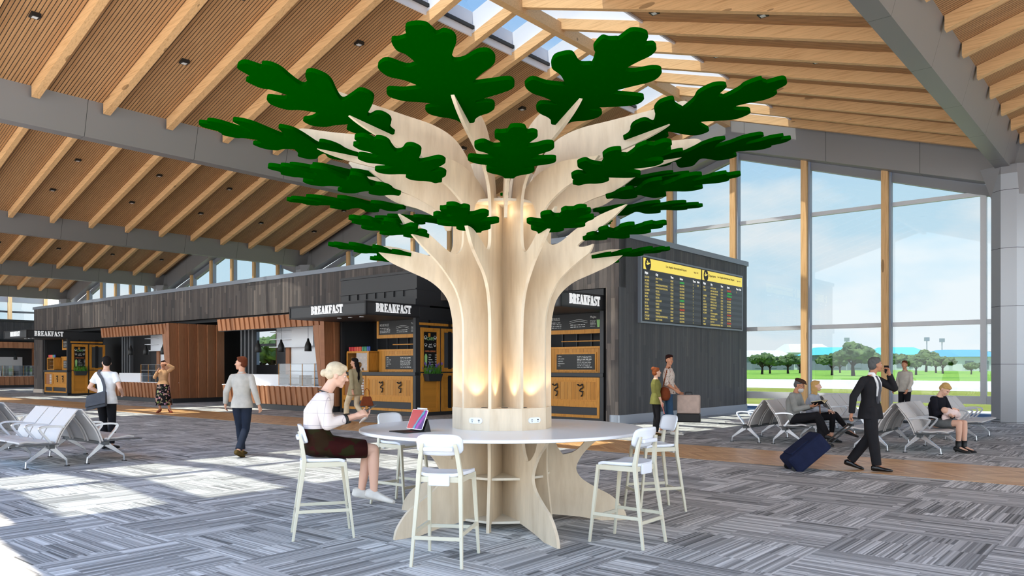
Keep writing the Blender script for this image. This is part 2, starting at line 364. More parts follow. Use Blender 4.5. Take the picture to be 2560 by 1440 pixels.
# floor
f = MB().box(-95, 30, -12, 28.6, -.12, 0).build('floor', 'carpet', rz=PHI); tag(f, kind='structure')
f = MB().box(-95, 30, 12.28, 14.4, 0, .004).build('floor', 'parquet', rz=PHI); tag(f, kind='structure')
lights_n = 0
rafter_me = {}
for k in range(5):
    ar = RIDGE0+PITCH*k
    for s in (1, -1):               # s=1: slope towards larger a
        x = lambda d: -(ar+s*d)
        d0, d1 = (HW if s == 1 else 2.5), 8.05
        o_ = Vector((x(0), 0, 0))
        m_ = MB(o_)
        for (y0, y1) in ((BN, BF),):
            b4 = [(x(d0), y0, zr(d0)), (x(d1), y0, zr(d1)), (x(d1), y1, zr(d1)), (x(d0), y1, zr(d0))]
            m_.hexa(b4, [(p[0], p[1], p[2]+.22) for p in b4])
        ce = m_.build('ceiling', 'slat_ceiling', loc=AB(ar, 0, 0), rz=PHI); tag(ce, kind='structure')
        # rafters
        for j in range(-7, 13):
            y = 6.75+1.58*j
            if y < BN+.2: continue
            r_ = MB(o_); wv = .085
            q = lambda d, dz: (x(d), 0, zr(d)+dz)
            b4 = [(x(0), y-wv, zr(0)-.27), (x(8.0), y-wv, zr(8.0)-.27), (x(8.0), y+wv, zr(8.0)-.27), (x(0), y+wv, zr(0)-.27)]
            r_.hexa(b4, [(p[0], p[1], p[2]+.268) for p in b4])
            rf = r_.build('rafter', 'rafter', ce)
            # shaft blade above the rafter inside the skylight
            sh = MB(o_); b4 = [(x(.0), y-.06, zr(0)), (x(d0), y-.06, zr(d0)), (x(d0), y+.06, zr(d0)), (x(0), y+.06, zr(0))]
            sh.hexa(b4, [(p[0], p[1], p[2]+.55) for p in b4]); sh.build('skylight_divider', 'white_shaft', ce)
        # curb along the skylight's lower edge and dark vent bar
        cb = MB(o_); b4 = [(x(d0-.05), BN, zr(d0)-.05), (x(d0), BN, zr(d0)-.05), (x(d0), BF, zr(d0)-.05), (x(d0-.05), BF, zr(d0)-.05)]
        cb.hexa(b4, [(p[0], p[1], p[2]+.62) for p in b4]); cb.build('skylight_curb', 'white_shaft', ce)
        cb = MB(o_); cb.box(x(d0-.06), x(d0-.12), BN, BF, zr(d0)+.12, zr(d0)+.2); cb.build('vent_bar', 'black', ce)
        gp = MB(o_); b4 = [(x(.0), BN, zr(0)+.56), (x(d0), BN, zr(d0)+.56), (x(d0), BF, zr(d0)+.56), (x(0), BF, zr(0)+.56)]
        gp.hexa(b4, [(p[0], p[1], p[2]+.02) for p in b4]); g_ = gp.build('window', 'glass', loc=AB(ar, 0, 0), rz=PHI); tag(g_, kind='structure')
        # recessed spots in every other bay
        if k in (1, 2, 3) or (k == 0 and s == 1):
            for j in range(-3, 13, 2):
                for d in (3.2, 5.7):
                    y = 6.75+1.58*(j+.5)
                    if not (BN < y < BF-1): continue
                    if k == 0 and y < 12: continue
                    if k == 1 and s == 1 and y < 3 and d > 5: continue
                    lt = empty('ceiling_light', AB(ar+s*d, y, zr(d)), PHI, ('small square black spotlight recessed in the slatted timber ceiling' , 'small black spotlight high in the sunlit right hand ceiling slope', 'small black spotlight in the far timber ceiling bay')[0 if (k == 1 and s == 1) else 1 if k < 2 else 2], 'ceiling light', ('spotlights of the near left ceiling slope', 'spotlights of the right ceiling slope', 'spotlights of the far ceiling bays')[0 if (k == 1 and s == 1) else 1 if k < 2 else 2])
                    lights_n += 1
                    MB().box(-.09, .09, -.09, .09, -.06, .02).build('frame', 'black', lt)
                    MB().box(-.05, .05, -.05, .05, -.068, -.058).build('lens', 'spot_glass', lt)
    # ridge beam
    rb = MB(Vector((-ar, 0, 0))).box(-ar-.1, -ar+.1, BN, BF, RZ-.42, RZ-.12).build('trim', 'rafter', loc=AB(ar, 0, 0), rz=PHI); tag(rb, kind='structure')
# valley beams (trapezoid boxes) and columns with faceted brackets
for k in range(5):
    av = V0+PITCH*k
    m_ = MB(Vector((-av, 0, 0))); zb, zt = 7.2, 8.25
    b4 = [(-av-.18, BN, zb), (-av+.18, BN, zb), (-av+.18, BF, zb), (-av-.18, BF, zb)]
    t4 = [(-av-.46, BN, zt), (-av+.46, BN, zt), (-av+.46, BF, zt), (-av-.46, BF, zt)]
    m_.hexa(b4, t4); vb = m_.build('trim', 'beam_b', loc=AB(av, 0, 0), rz=PHI); tag(vb, kind='structure')
    # octagonal column at the far wall
    cb_ = AB(av-.16, 26.15, 0)
    oc = [(.50*math.cos(math.radians(22.5+45*i)), .50*math.sin(math.radians(22.5+45*i))) for i in range(8)]
    c_ = MB(); c_.prism(oc, 7.0, Matrix.Translation((0, 0, 3.5)))
    co = c_.build('column', 'column', loc=cb_, rz=PHI)
    tag(co, 'pale metal clad octagonal column at the right end of the glass wall' if k == 0 else 'metal clad column behind the cafe block under roof valley %s' % ('nearest the tree', 'left of the tree', 'further left', 'at the far left')[k-1], 'column')
    br = MB(); br.loft([[(x*.95, y*.95, 6.3) for x, y in oc], [(x*1.6 if abs(x) > .3 else x, y, 7.25) for x, y in oc]]); br.build('bracket', 'steel_grey', co)
# gable fascias on the column line
for k in range(5):
    ar = RIDGE0+PITCH*k
    for s in (1, -1):
        x = lambda d: -(ar+s*d); o_ = Vector((-ar, 26.5, 0))
        m_ = MB(o_); y0, y1 = 26.25, 26.8
        m_.hexa([(x(0), y0, zr(0)-1.2), (x(8.4), y0, zr(8.4)-1.1), (x(8.4), y1, zr(8.4)-1.1), (x(0), y1, zr(0)-1.2)],
                [(x(0), y0, zr(0)+.05), (x(8.4), y0, zr(8.4)+.05), (x(8.4), y1, zr(8.4)+.05), (x(0), y1, zr(0)+.05)])
        g_ = m_.build('trim', 'beam_a', loc=AB(ar, 26.5, 0), rz=PHI); tag(g_, kind='structure')
    # glass wall bay below
    wn = empty('window', AB(ar, 27.0, 0), PHI, kind='structure')
    o_ = Vector((-ar, 27.0, 0)); lo = -ar-8.42; hi = -ar+8.42
    zt = lambda xx: zr(xx+ar)-1.15
    g = MB(o_); g.hexa([(lo, 27.0, .02), (-ar, 27.0, .02), (-ar, 27.03, .02), (lo, 27.03, .02)], [(lo, 27.0, zt(lo)), (-ar, 27.0, zt(-ar)), (-ar, 27.03, zt(-ar)), (lo, 27.03, zt(lo))])
    g.hexa([(-ar, 27.0, .02), (hi, 27.0, .02), (hi, 27.03, .02), (-ar, 27.03, .02)], [(-ar, 27.0, zt(-ar)), (hi, 27.0, zt(hi)), (hi, 27.03, zt(hi)), (-ar, 27.03, zt(-ar))])
    g.build('glass_pane', 'glass', wn)
    for (z0, z1, mt) in ((2.86, 3.0, 'white_frame'), (6.7, 6.83, 'white_frame'), (.46, .70, 'white_frame')):
        MB(o_).box(lo+.3, hi-.3, 26.93, 27.08, z0, z1).build('transom', mt, wn)
    for s in (1, -1):
        x = lambda d: -(ar+s*d)
        m_ = MB(o_); m_.hexa([(x(0), 26.85, zr(0)-1.42), (x(8.2), 26.85, zr(8.2)-1.42), (x(8.2), 27.1, zr(8.2)-1.42), (x(0), 27.1, zr(0)-1.42)],
                [(x(0), 26.85, zr(0)-1.1), (x(8.2), 26.85, zr(8.2)-1.1), (x(8.2), 27.1, zr(8.2)-1.1), (x(0), 27.1, zr(0)-1.1)]); m_.build('head_frame', 'steel_grey', wn)
        MB(o_).box(x(7.7), x(7.86), 26.9, 27.06, .46, zr(7.8)-1.2).build('jamb', 'white_frame', wn)
    for j in range(-3, 4):
        xx = -ar+2.55*j+.0
        if abs(2.55*j) > 7.0: continue
        MB(o_).box(xx-.1, xx+.1, 26.62, 26.98, 0, zr(2.55*j)-1.12).build('mullion', 'mullion', wn)
        MB(o_).box(xx+.1, xx+.16, 26.75, 26.98, .02, zr(2.55*j)-1.12).build('mullion_cover', 'skirting', wn)
# end wall glazing far left
wn = empty('window', AB(77, 10, 0), PHI, kind='structure'); o_ = Vector((-77, 10, 0))
MB(o_).box(-77.03, -77, -5, 26.8, 0, 8).build('glass_pane', 'glass', wn)
for z0 in (6.3, 2.9): MB(o_).box(-77.1, -76.95, -5, 26.8, z0, z0+.16).build('transom', 'dark_rail', wn)
for j in range(11): MB(o_).box(-77.0, -76.6, 26.7-2.8*j-.12, 26.7-2.8*j+.12, 0, 8).build('mullion', 'mullion', wn)
m_ = MB(o_).box(-77.1, -76.8, -5, 26.8, 7.2, 8.3).build('lintel', 'steel_grey', wn)
# ---------------- cafe block: fascia, side wall, pillars, caps
AC, BC = 11.45, 18.17; AL = 54.1
wf = MB(Vector((-AC, BC, 0))).box(-AL, -AC-.0, BC, BC+.35, 3.76, 5.14).build('wall_front', 'cladding_front', loc=AB(AC, BC), rz=PHI); tag(wf, kind='structure')
MB(Vector((-AC, BC, 0))).box(-AL-.06, -AC+.06, BC-.06, BC+.5, 5.14, 5.30).build('parapet_cap', 'cap_metal', wf)
MB(Vector((-AC, BC, 0))).box(-AC-.42, -AC-.02, BC, BC+.35, 0, 3.76).build('pier', 'cladding_front', wf)
MB(Vector((-AC, BC, 0))).box(-AL, -AL+1.45, BC, BC+.5, .22, 3.76).build('pier', 'cladding_front', wf)
MB(Vector((-AC, BC, 0))).box(-AL-.03, -AL+1.48, BC-.03, BC+.5, 0, .22).build('pier_plinth', 'pale_plinth', wf)
MB(Vector((-AC, BC, 0))).box(-AL+.1, -AC-.4, BC+.35, BC+3.2, 3.62, 3.76).build('soffit', 'charcoal_deep', wf)
ws = MB(Vector((-AC, BC, 0))).box(-AC-.3, -AC, BC+.001, 26.6, .26, 5.14).build('wall_side', 'cladding_side', loc=AB(AC, BC), rz=PHI); tag(ws, kind='structure')
MB(Vector((-AC, BC, 0))).box(-AC-.5, -AC+.06, BC+.5, 26.62, 5.14, 5.30).build('parapet_cap', 'cap_metal', ws)
MB(Vector((-AC, BC, 0))).box(-AC-.3, -AC+.02, BC+.0, 26.6, 0, .26).build('skirting_board', 'skirting', ws)
# roof of the block and its dark inner back wall with openings behind the stalls
bw = MB(Vector((-AC, BC, 0)))
bw.box(-AL, -33.7, BC+2.4, BC+2.55, 0, 3.7); bw.box(-31.3, -12, BC+2.4, BC+2.55, 0, 3.7)
bw.box(-33.7, -31.3, BC+2.4, BC+2.55, 0, 1.68); bw.box(-33.7, -31.3, BC+2.4, BC+2.55, 3.25, 3.7)
o_ = bw.build('wall_back', 'charcoal_deep', loc=AB(AC, BC), rz=PHI); tag(o_, kind='structure')
rf = MB(Vector((-AC, BC, 0))).box(-AL, -AC-.3, BC+.5, BC+3.0, 5.0, 5.1).build('wall_roof', 'charcoal', loc=AB(AC, BC), rz=PHI); tag(rf, kind='structure')
# second block facing the hall at the far left end
w2 = MB(Vector((-69, 10, 0))).box(-70, -69, -4, 26.2, 3.76, 5.1).build('wall_left', 'cladding_side', loc=AB(69, 10), rz=PHI); tag(w2, kind='structure')
MB(Vector((-69, 10, 0))).box(-70.1, -68.9, -4, 26.2, 5.1, 5.28).build('parapet_cap', 'dark_rail', w2)
MB(Vector((-69, 10, 0))).box(-72, -71.8, -4, 26.2, 0, 3.8).build('back_panel', 'louvre_grey', w2)
MB(Vector((-69, 10, 0))).box(-71.9, -69, -4, 26.2, 3.6, 3.76).build('soffit', 'charcoal_deep', w2)
print('lights', lights_n)
# ================================================================ plywood tree with round table
TX, TY = -.10, 7.95
tree = empty('tree_table', (TX, TY, 0), 0, 'tall pale plywood tree sculpture with green leaves growing through a round white table', 'tree table')
PLY = .03
def fin_matrix(th):
    """outline (r,z) -> plane at angle th, measured from the direction to the camera, positive to the right"""
    t = math.radians(th); d = Vector((math.sin(t), -math.cos(t), 0)); n = Vector((0, 0, 1)).cross(d)
    return Matrix(((d.x, 0, n.x, 0), (d.y, 0, n.y, 0), (0, 1, n.z, 0), (0, 0, 0, 1)))
S1 = 1  # sharp
def side_f(th): return .93+.17*(1-math.cos(math.radians(th)))/1.0 if math.cos(math.radians(th)) > 0 else 1.10
up_top = [(.50, 2.95), (.505, 3.15), (.58, 3.32), (.78, 3.45), (1.1, 3.54), (1.45, 3.63), (1.75, 3.75), (1.93, 3.92, S1), (1.86, 3.94), (1.6, 3.91), (1.2, 3.88), (.85, 3.85), (.60, 3.76), (.42, 3.56), (.33, 3.34), (.29, 3.206, S1), (.03, 3.20, S1)]
low_br = [(.50, 1.9), (.515, 2.1), (.57, 2.28), (.72, 2.43), (.95, 2.54), (1.15, 2.64), (1.30, 2.78, S1), (1.12, 2.78), (.88, 2.73), (.68, 2.68), (.56, 2.69), (.505, 2.78)]
low_br2 = [(.50, 1.9), (.52, 2.12), (.60, 2.33), (.78, 2.54), (.98, 2.70), (1.14, 2.84), (1.24, 2.97, S1), (1.06, 2.90), (.88, 2.80), (.72, 2.70), (.60, 2.66), (.515, 2.74)]
spike = [(.50, 1.9), (.515, 2.1), (.57, 2.28), (.68, 2.44), (.86, 2.58), (.98, 2.66), (1.02, 2.74, S1), (.93, 2.72), (.86, 2.74), (1.0, 2.83), (1.2, 2.95), (1.36, 3.08, S1), (1.1, 3.01), (.85, 2.9), (.68, 2.79), (.57, 2.77), (.505, 2.85)]
root_long = [(.03, .07, S1), (.52, .07, S1), (.80, .04, S1), (1.02, .0, S1), (1.29, .0, S1), (1.26, .10), (1.14, .24), (.96, .34), (.82, .43), (.76, .53), (.80, .64), (.90, .76), (1.03, .86), (1.10, .925, S1),
             (.89, .925, S1), (.84, .80), (.73, .705), (.62, .68, S1), (.555, .78), (.52, .925, S1), (.50, .925, S1), (.50, 1.4, S1)]
root_short = [(.03, .07, S1), (.50, .07, S1), (.50, 0, S1), (.58, 0, S1), (.56, .2), (.525, .5), (.52, .75), (.54, .925, S1), (.50, .925, S1), (.50, 1.4, S1)]
for k in range(10):
    th = -13+36*k
    t180 = (th+180) % 360-180
    root = root_short if k % 2 == 0 else root_long
    lowb = {5: spike, 2: low_br2}.get(k, low_br2 if t180 in (23, -49) else low_br)
    if t180 in (59,): lowb = spike
    fs = side_f(th); outl = path2(root+lowb+[(.5+(q[0]-.5)*fs,)+tuple(q[1:]) if q[0] > .6 else q for q in up_top], 6)
    fm = MB().prism(outl, PLY, fin_matrix(th)).build('trunk_fin', 'ply', tree)
# angle k: -13,23,59,95,131,167,-157,-121,-85,-49
blade = [(.30, 3.207, S1), (.42, 3.20), (.50, 3.12), (.55, 2.98, S1), (.60, 2.98, S1), (.68, 3.10), (.9, 3.22), (1.15, 3.30), (1.36, 3.44, S1), (1.15, 3.46), (.85, 3.48), (.55, 3.42), (.36, 3.30)]
for k in range(10):
    MB().prism(path2(blade, 5), PLY*.9, fin_matrix(4+36*k)).build('crown_blade', 'ply', tree)
LEAF = [(0.0, 0.0), (.06, .0), (.09, .04), (.15, .075), (.24, .10), (.31, .145), (.32, .20), (.27, .225), (.17, .225), (.19, .25), (.32, .28), (.46, .315), (.55, .35), (.575, .40), (.54, .44), (.40, .435), (.25, .43), (.24, .455), (.34, .52), (.46, .59), (.50, .65), (.47, .715), (.38, .72), (.26, .67), (.17, .66), (.155, .69), (.20, .76), (.255, .83), (.25, .89), (.19, .92), (.13, .905), (.11, .94), (.08, .985)]
full = LEAF+[(0, 1.0)]+[(-x, y*(.97 if i % 2 else 1.0)) for i, (x, y) in enumerate(reversed(LEAF[1:]))]
lf = crom(full, 4)
leaf_me = None
def leaf(th, r0, z0, r1, z1, wid, roll=0):
    ln = math.hypot(r1-r0, z1-z0); sl = math.atan2(z1-z0, r1-r0); t = math.radians(th)
    d = Vector((math.sin(t), -math.cos(t), 0)); side = Vector((0, 0, 1)).cross(d)
    ax = d*math.cos(sl)+Vector((0, 0, 1))*math.sin(sl); nn = side.cross(ax)
    M = Matrix.Translation(d*r0+Vector((0, 0, z0))) @ Matrix(((side.x*wid, ax.x*ln, nn.x, 0), (side.y*wid, ax.y*ln, nn.y, 0), (side.z*wid, ax.z*ln, nn.z, 0), (0, 0, 0, 1)))
    if roll: M = Matrix.Rotation(roll, 4, ax) @ M if False else M
    MB().prism(lf, .035, M).build('leaf', 'leaf_green', tree, bevel=.006)
for k in range(10):
    f1 = side_f(-13+36*k); f2 = side_f(4+36*k)
    leaf(-13+36*k, 1.33*f1, 3.69, 2.75*f1, 3.97, .92)
    leaf(4+36*k, 1.06, 3.25, 2.2*f2, 3.40, .64)
    leaf(-13+36*k, .92, 2.70 if k not in (1, 9, 0, 2) else 2.80, 1.74, 2.80 if k not in (1, 9, 0, 2) else 2.88, .48)
# crown disc
MB().lathe([(.0, 3.18), (.40, 3.18), (.40, 3.205), (0, 3.205)], seg=40).build('crown_disc', 'ply_edge', tree)
# table top: ring
tb = MB(); R = 1.43
ring = [(R-.008, .93), (R, .935), (R, .955), (R-.006, .96), (.49, .96), (.49, .93)]
rg = [[(r*math.cos(2*math.pi*k/96), r*math.sin(2*math.pi*k/96), z) for r, z in ring] for k in range(96)]
rr = [[tb.v(p) for p in q] for q in rg]
for i in range(96):
    for j in range(6): tb.bm.faces.new([rr[i][j], rr[(i+1) % 96][j], rr[(i+1) % 96][(j+1) % 6], rr[i][(j+1) % 6]])
tb.build('table_top', 'table_white', tree)
# plinth on the table: ten flat facets, wedge tops with round lamp holes
def cc(th, r, z): t = math.radians(th); return (r*math.sin(t), -r*math.cos(t), z)
pb = MB()
for k in range(10):
    a0, a1 = -13+36*k, 23+36*k
    pb.hexa([cc(a0, .505, .955), cc(a1, .505, .955), cc(a1, .48, .955), cc(a0, .48, .955)], [cc(a0, .505, 1.17), cc(a1, .505, 1.17), cc(a1, .48, 1.17), cc(a0, .48, 1.17)])
pb.build('outlet_box', 'ply', tree)
for k in range(10):
    a0, a1 = -13+36*k, 23+36*k
    for z0 in (1.15, .07, .485):
        tp = MB()
        r_ = .50 if z0 > 1 else .485
        tp.hexa([cc(a0+1, r_, z0), cc(a1-1, r_, z0), cc((a0+a1)/2, .05, z0), cc((a0+a1)/2-1, .05, z0)], [cc(a0+1, r_, z0+.022), cc(a1-1, r_, z0+.022), cc((a0+a1)/2, .05, z0+.022), cc((a0+a1)/2-1, .05, z0+.022)])
        tp.build('shelf' if z0 < 1 else 'lamp_shelf', 'ply_edge', tree)
for k in range(10):
    am = 5+36*k
    MB().lathe([(.0, 1.172), (.033, 1.172), (.033, 1.177), (0, 1.177)], c=cc(am, .33, 0), seg=16).build('lamp_ring', 'foot_black', tree)
    li = D.lights.new('uplight', 'SPOT'); li.energy = 5.5; li.color = (1.0, .80, .52); li.spot_size = 1.5; li.spot_blend = .5; li.shadow_soft_size = .02
    lo_ = D.objects.new('uplight', li); COL.objects.link(lo_); lo_.parent = tree; lo_.location = cc(am, .36, 1.19); lo_.rotation_euler = (math.pi, 0, 0)
for am in (-67, -31, 5, 41, 77):
    li = D.lights.new('disc_light', 'POINT'); li.energy = .22; li.color = (1.0, .82, .58); li.shadow_soft_size = .02
    lo_ = D.objects.new('disc_light', li); COL.objects.link(lo_); lo_.parent = tree; lo_.location = cc(am, .28, 3.10)
for am in (-31, 41, 113, -103):
    t = math.radians(am); r_ = .505*math.cos(math.radians(18))+.004
    mt = Matrix(((math.cos(t), 0, math.sin(t), r_*math.sin(t)), (math.sin(t), 0, -math.cos(t), -r_*math.cos(t)), (0, 1, 0, 1.055), (0, 0, 0, 1)))
    ot = MB().prism(rrect(.15, .055, .027), .012, mt).build('outlet', 'outlet_white', tree)
    s_ = MB()
    for (x, y, w_, h) in ((-.045, .006, .004, .014), (-.03, .006, .004, .012), (-.037, -.012, .008, .008), (.04, .006, .022, .008), (.04, -.010, .014, .005)):
        s_.prism([(x-w_/2, y-h/2), (x+w_/2, y-h/2), (x+w_/2, y+h/2), (x-w_/2, y+h/2)], .015, mt)
    s_.build('socket_slot', 'foot_black', ot)
# ---------------------------------------------------------------- stools
def stool_proto():
    """seat faces +y, back at -y"""
    r = empty('bar_stool', (0, 0, 0), 0)
    # seat: dished rounded trapezoid with rear flap
    nx, ny = 12, 12; m_ = MB(); g = []
    def pt(u, v, top):
        # superellipse square mapping
        x = u*math.sqrt(1-.28*v*v)*(.215+.02*v); y = v*math.sqrt(1-.28*u*u)*.205
        z = .728 - .012*(1-u*u)*(1-v*v) + .012*(max(0, abs(u)-.6)/.4)**2 - (.02*max(0, (v-.55)/.45)**2)
        return (x, y, z if top else z-.028)
    T_ = [[m_.v(pt(-1+2*i/nx, -1+2*j/ny, 1)) for j in range(ny+1)] for i in range(nx+1)]
    B_ = [[m_.v(pt(-1+2*i/nx, -1+2*j/ny, 0)) for j in range(ny+1)] for i in range(nx+1)]
    for i in range(nx):
        for j in range(ny):
            m_.bm.faces.new([T_[i][j], T_[i+1][j], T_[i+1][j+1], T_[i][j+1]]); m_.bm.faces.new([B_[i][j+1], B_[i+1][j+1], B_[i+1][j], B_[i][j]])
    for i in range(nx):
        m_.bm.faces.new([B_[i][0], B_[i+1][0], T_[i+1][0], T_[i][0]]); m_.bm.faces.new([T_[i][ny], T_[i+1][ny], B_[i+1][ny], B_[i][ny]])
    for j in range(ny):
        m_.bm.faces.new([T_[0][j], T_[0][j+1], B_[0][j+1], B_[0][j]]); m_.bm.faces.new([B_[nx][j], B_[nx][j+1], T_[nx][j+1], T_[nx][j]])
    st = m_.build('seat', 'stool_white', r, smooth=True, bevel=.006)
    MB().box(-.085, .085, -.215, -.19, .63, .722).build('seat_flap', 'stool_white', st, bevel=.008)
    ap = MB(); ap.box(-.19, .19, .165, .19, .66, .702); ap.box(-.185, .185, -.19, -.17, .655, .7)
    for s in (-1, 1): ap.bar((s*.175, -.18, .68), (s*.19, .18, .68), .045, .022)
    ap.build('seat_frame', 'stool_beige', r, bevel=.004)
    for s in (-1, 1):
        MB().bar((s*.19, .175, .70), (s*.215, .255, 0), .036, .03, .024, .022, side=(1, 0, 0)).build('leg', 'stool_beige', r, bevel=.004)
        rl = MB(); pts = [(s*.205, -.285, 0), (s*.175, -.195, .62), (s*.172, -.185, .72), (s*.15, -.205, .88), (s*.135, -.225, .965)]
        wd = [(.024, .024), (.034, .036), (.036, .040), (.034, .030), (.03, .02)]
        rings = []
        for p, (w_, d_) in zip(pts, wd): rings.append([(p[0]-w_/2, p[1]-d_/2, p[2]), (p[0]+w_/2, p[1]-d_/2, p[2]), (p[0]+w_/2, p[1]+d_/2, p[2]), (p[0]-w_/2, p[1]+d_/2, p[2])])
        rl.loft(rings).build('leg', 'stool_beige', r, bevel=.004)
    # footrest rails
    fr = MB(); fr.bar((-.205, .232, .225), (.205, .232, .225), .03, .02)
    fr.bar((-.192, -.258, .225), (.192, -.258, .225), .03, .02)
    for s in (-1, 1): fr.bar((s*.198, -.255, .26), (s*.207, .228, .26), .03, .02)
    fr.build('footrest', 'stool_beige', r, bevel=.003)
    # backrest: curved rounded panel
    out = rrect(.375, .17, .055, 5); bk = MB(); a_ = []; c_ = []
    # grid for curvature
    nu, nv = 14, 6
    def bp(u, v, off):
        ex = math.sqrt(max(0, 1-.30*abs(v)**6)); x = u*.19*(1-.10*abs(v)**5); z = .955+v*.085*(1-.22*abs(u)**6)
        y = -.205-.02*v-.0+ .035*u*u + off
        return (x, y, z)
    T_ = [[bk.v(bp(-1+2*i/nu, -1+2*j/nv, .0)) for j in range(nv+1)] for i in range(nu+1)]
    B_ = [[bk.v(bp(-1+2*i/nu, -1+2*j/nv, -.016)) for j in range(nv+1)] for i in range(nu+1)]
    for i in range(nu):
        for j in range(nv):
            bk.bm.faces.new([T_[i][j], T_[i+1][j], T_[i+1][j+1], T_[i][j+1]]); bk.bm.faces.new([B_[i][j+1], B_[i+1][j+1], B_[i+1][j], B_[i][j]])
    for i in range(nu):
        bk.bm.faces.new([B_[i][0], B_[i+1][0], T_[i+1][0], T_[i][0]]); bk.bm.faces.new([T_[i][nv], T_[i+1][nv], B_[i+1][nv], B_[i][nv]])
    for j in range(nv):
        bk.bm.faces.new([T_[0][j], T_[0][j+1], B_[0][j+1], B_[0][j]]); bk.bm.faces.new([B_[nu][j], B_[nu][j+1], T_[nu][j+1], T_[nu][j]])
    bo = bk.build('backrest', 'stool_white', r, smooth=True)
    MB().box(-.12, .12, -.252, -.215, .905, .94).build('back_grip', 'stool_white', bo, bevel=.012)
    return r
def hrz(hx, hy): return math.atan2(-hx, hy)
sp = stool_proto()
stools = [((-.54, 6.39), (.10, .53), 'white bar stool nearest the camera, seen from behind, empty at the table front'),
          ((-1.76, 7.32), (.52, .16), 'white bar stool under the seated grey haired woman'),
          ((1.03, 7.04), (-.41, .33), 'white bar stool at the right front of the round table, its back turned right'),
          ((1.56, 8.62), (-.95, -.25), 'white bar stool furthest right, half hidden behind the right front stool'),
          ((-1.27, 8.98), (.62, -.45), 'white bar stool behind the table left of the tablet, only backrest clear')]
for i, (p, h, lab) in enumerate(stools):
    o = sp if i == 0 else copy_tree(sp)
    o.location = (p[0], p[1], 0); o.rotation_euler = (0, 0, hrz(*h)); tag(o, lab, 'bar stool', 'bar stools around the tree table')
# ---------------------------------------------------------------- tablet on its folio
m = principled('screen', (0, 0, 0), .2); nt, b = pn(m)
s = sepn(nt, coords(nt))
base_ = mnode(nt, 'ADD', mnode(nt, 'MULTIPLY', s[0], 7.5), mnode(nt, 'MULTIPLY', s[2], -4.2))
wv = mnode(nt, 'ADD', base_, mnode(nt, 'MULTIPLY', noisen(nt, coords(nt, (1, 1, 1)), 9, 3), .9))
c = rampn(nt, mnode(nt, 'ADD', wv, .25), [(.0, (.75, .02, .03)), (.3, (.6, .01, .08)), (.42, (.02, .45, .8)), (.5, (.1, .65, .9)), (.58, (.02, .03, .35)), (.72, (.35, .0, .55)), (.85, (.55, .02, .7)), (1, (.08, .0, .3))])
b.inputs['Emission Strength'].default_value = .5; nt.links.new(c, b.inputs['Emission Color'])
tabl = empty('tablet', (-.92, 7.42, .9605), math.radians(-50), 'tablet with colourful screen standing on a black folio keyboard', 'tablet')
MB().box(-.14, .14, -.20, .03, .0, .008).build('keyboard', 'black', tabl, bevel=.002)
tr = Matrix.Translation((0, -.01, .02)) @ Matrix.Rotation(math.radians(-22), 4, 'X')
tb_ = MB(); tb_.prism(rrect(.262, .20, .012), .007, tr @ Matrix.Translation((0, 0, .10)) @ Matrix.Rotation(math.pi/2, 4, 'X')); tb_.build('body', 'chrome', tabl)
sc_ = MB(); sc_.prism(rrect(.25, .188, .008), .002, tr @ Matrix.Translation((0, -.0045, .10)) @ Matrix.Rotation(math.pi/2, 4, 'X')); so_ = sc_.build('display', 'screen', tabl)
MB().hexa([(-.12, .02, .0), (.12, .02, .0), (.12, .10, .0), (-.12, .10, .0)], [(-.12, .065, .12), (.12, .065, .12), (.12, .068, .12), (-.12, .068, .12)]).build('stand', 'black', tabl)
MB().tube([(-.07, .075, .215), (.09, .075, .215)], .005).build('pencil', 'stool_white', tabl)
# ================================================================ airport beam benches
def side_prism(m_, prof, x0, x1):
    """profile of (y,z) extruded along x"""
    a = [m_.v((x0, y, z)) for y, z in prof]; c = [m_.v((x1, y, z)) for y, z in prof]
    m_.bm.faces.new(a[::-1]); m_.bm.faces.new(c); n = len(prof)
    for i in range(n): m_.bm.faces.new([a[i], a[(i+1) % n], c[(i+1) % n], c[i]])
    return m_
def thick(line, t):
    """offset an open 2-D line into a closed strip"""
    o1 = []; o2 = []
    for i, p in enumerate(line):
        q0 = line[max(i-1, 0)]; q1 = line[min(i+1, len(line)-1)]
        dx, dy = q1[0]-q0[0], q1[1]-q0[1]; l_ = math.hypot(dx, dy); nx, ny = -dy/l_, dx/l_
        o1.append((p[0]+nx*t/2, p[1]+ny*t/2)); o2.append((p[0]-nx*t/2, p[1]-ny*t/2))
    return o1+o2[::-1]
SW = .60
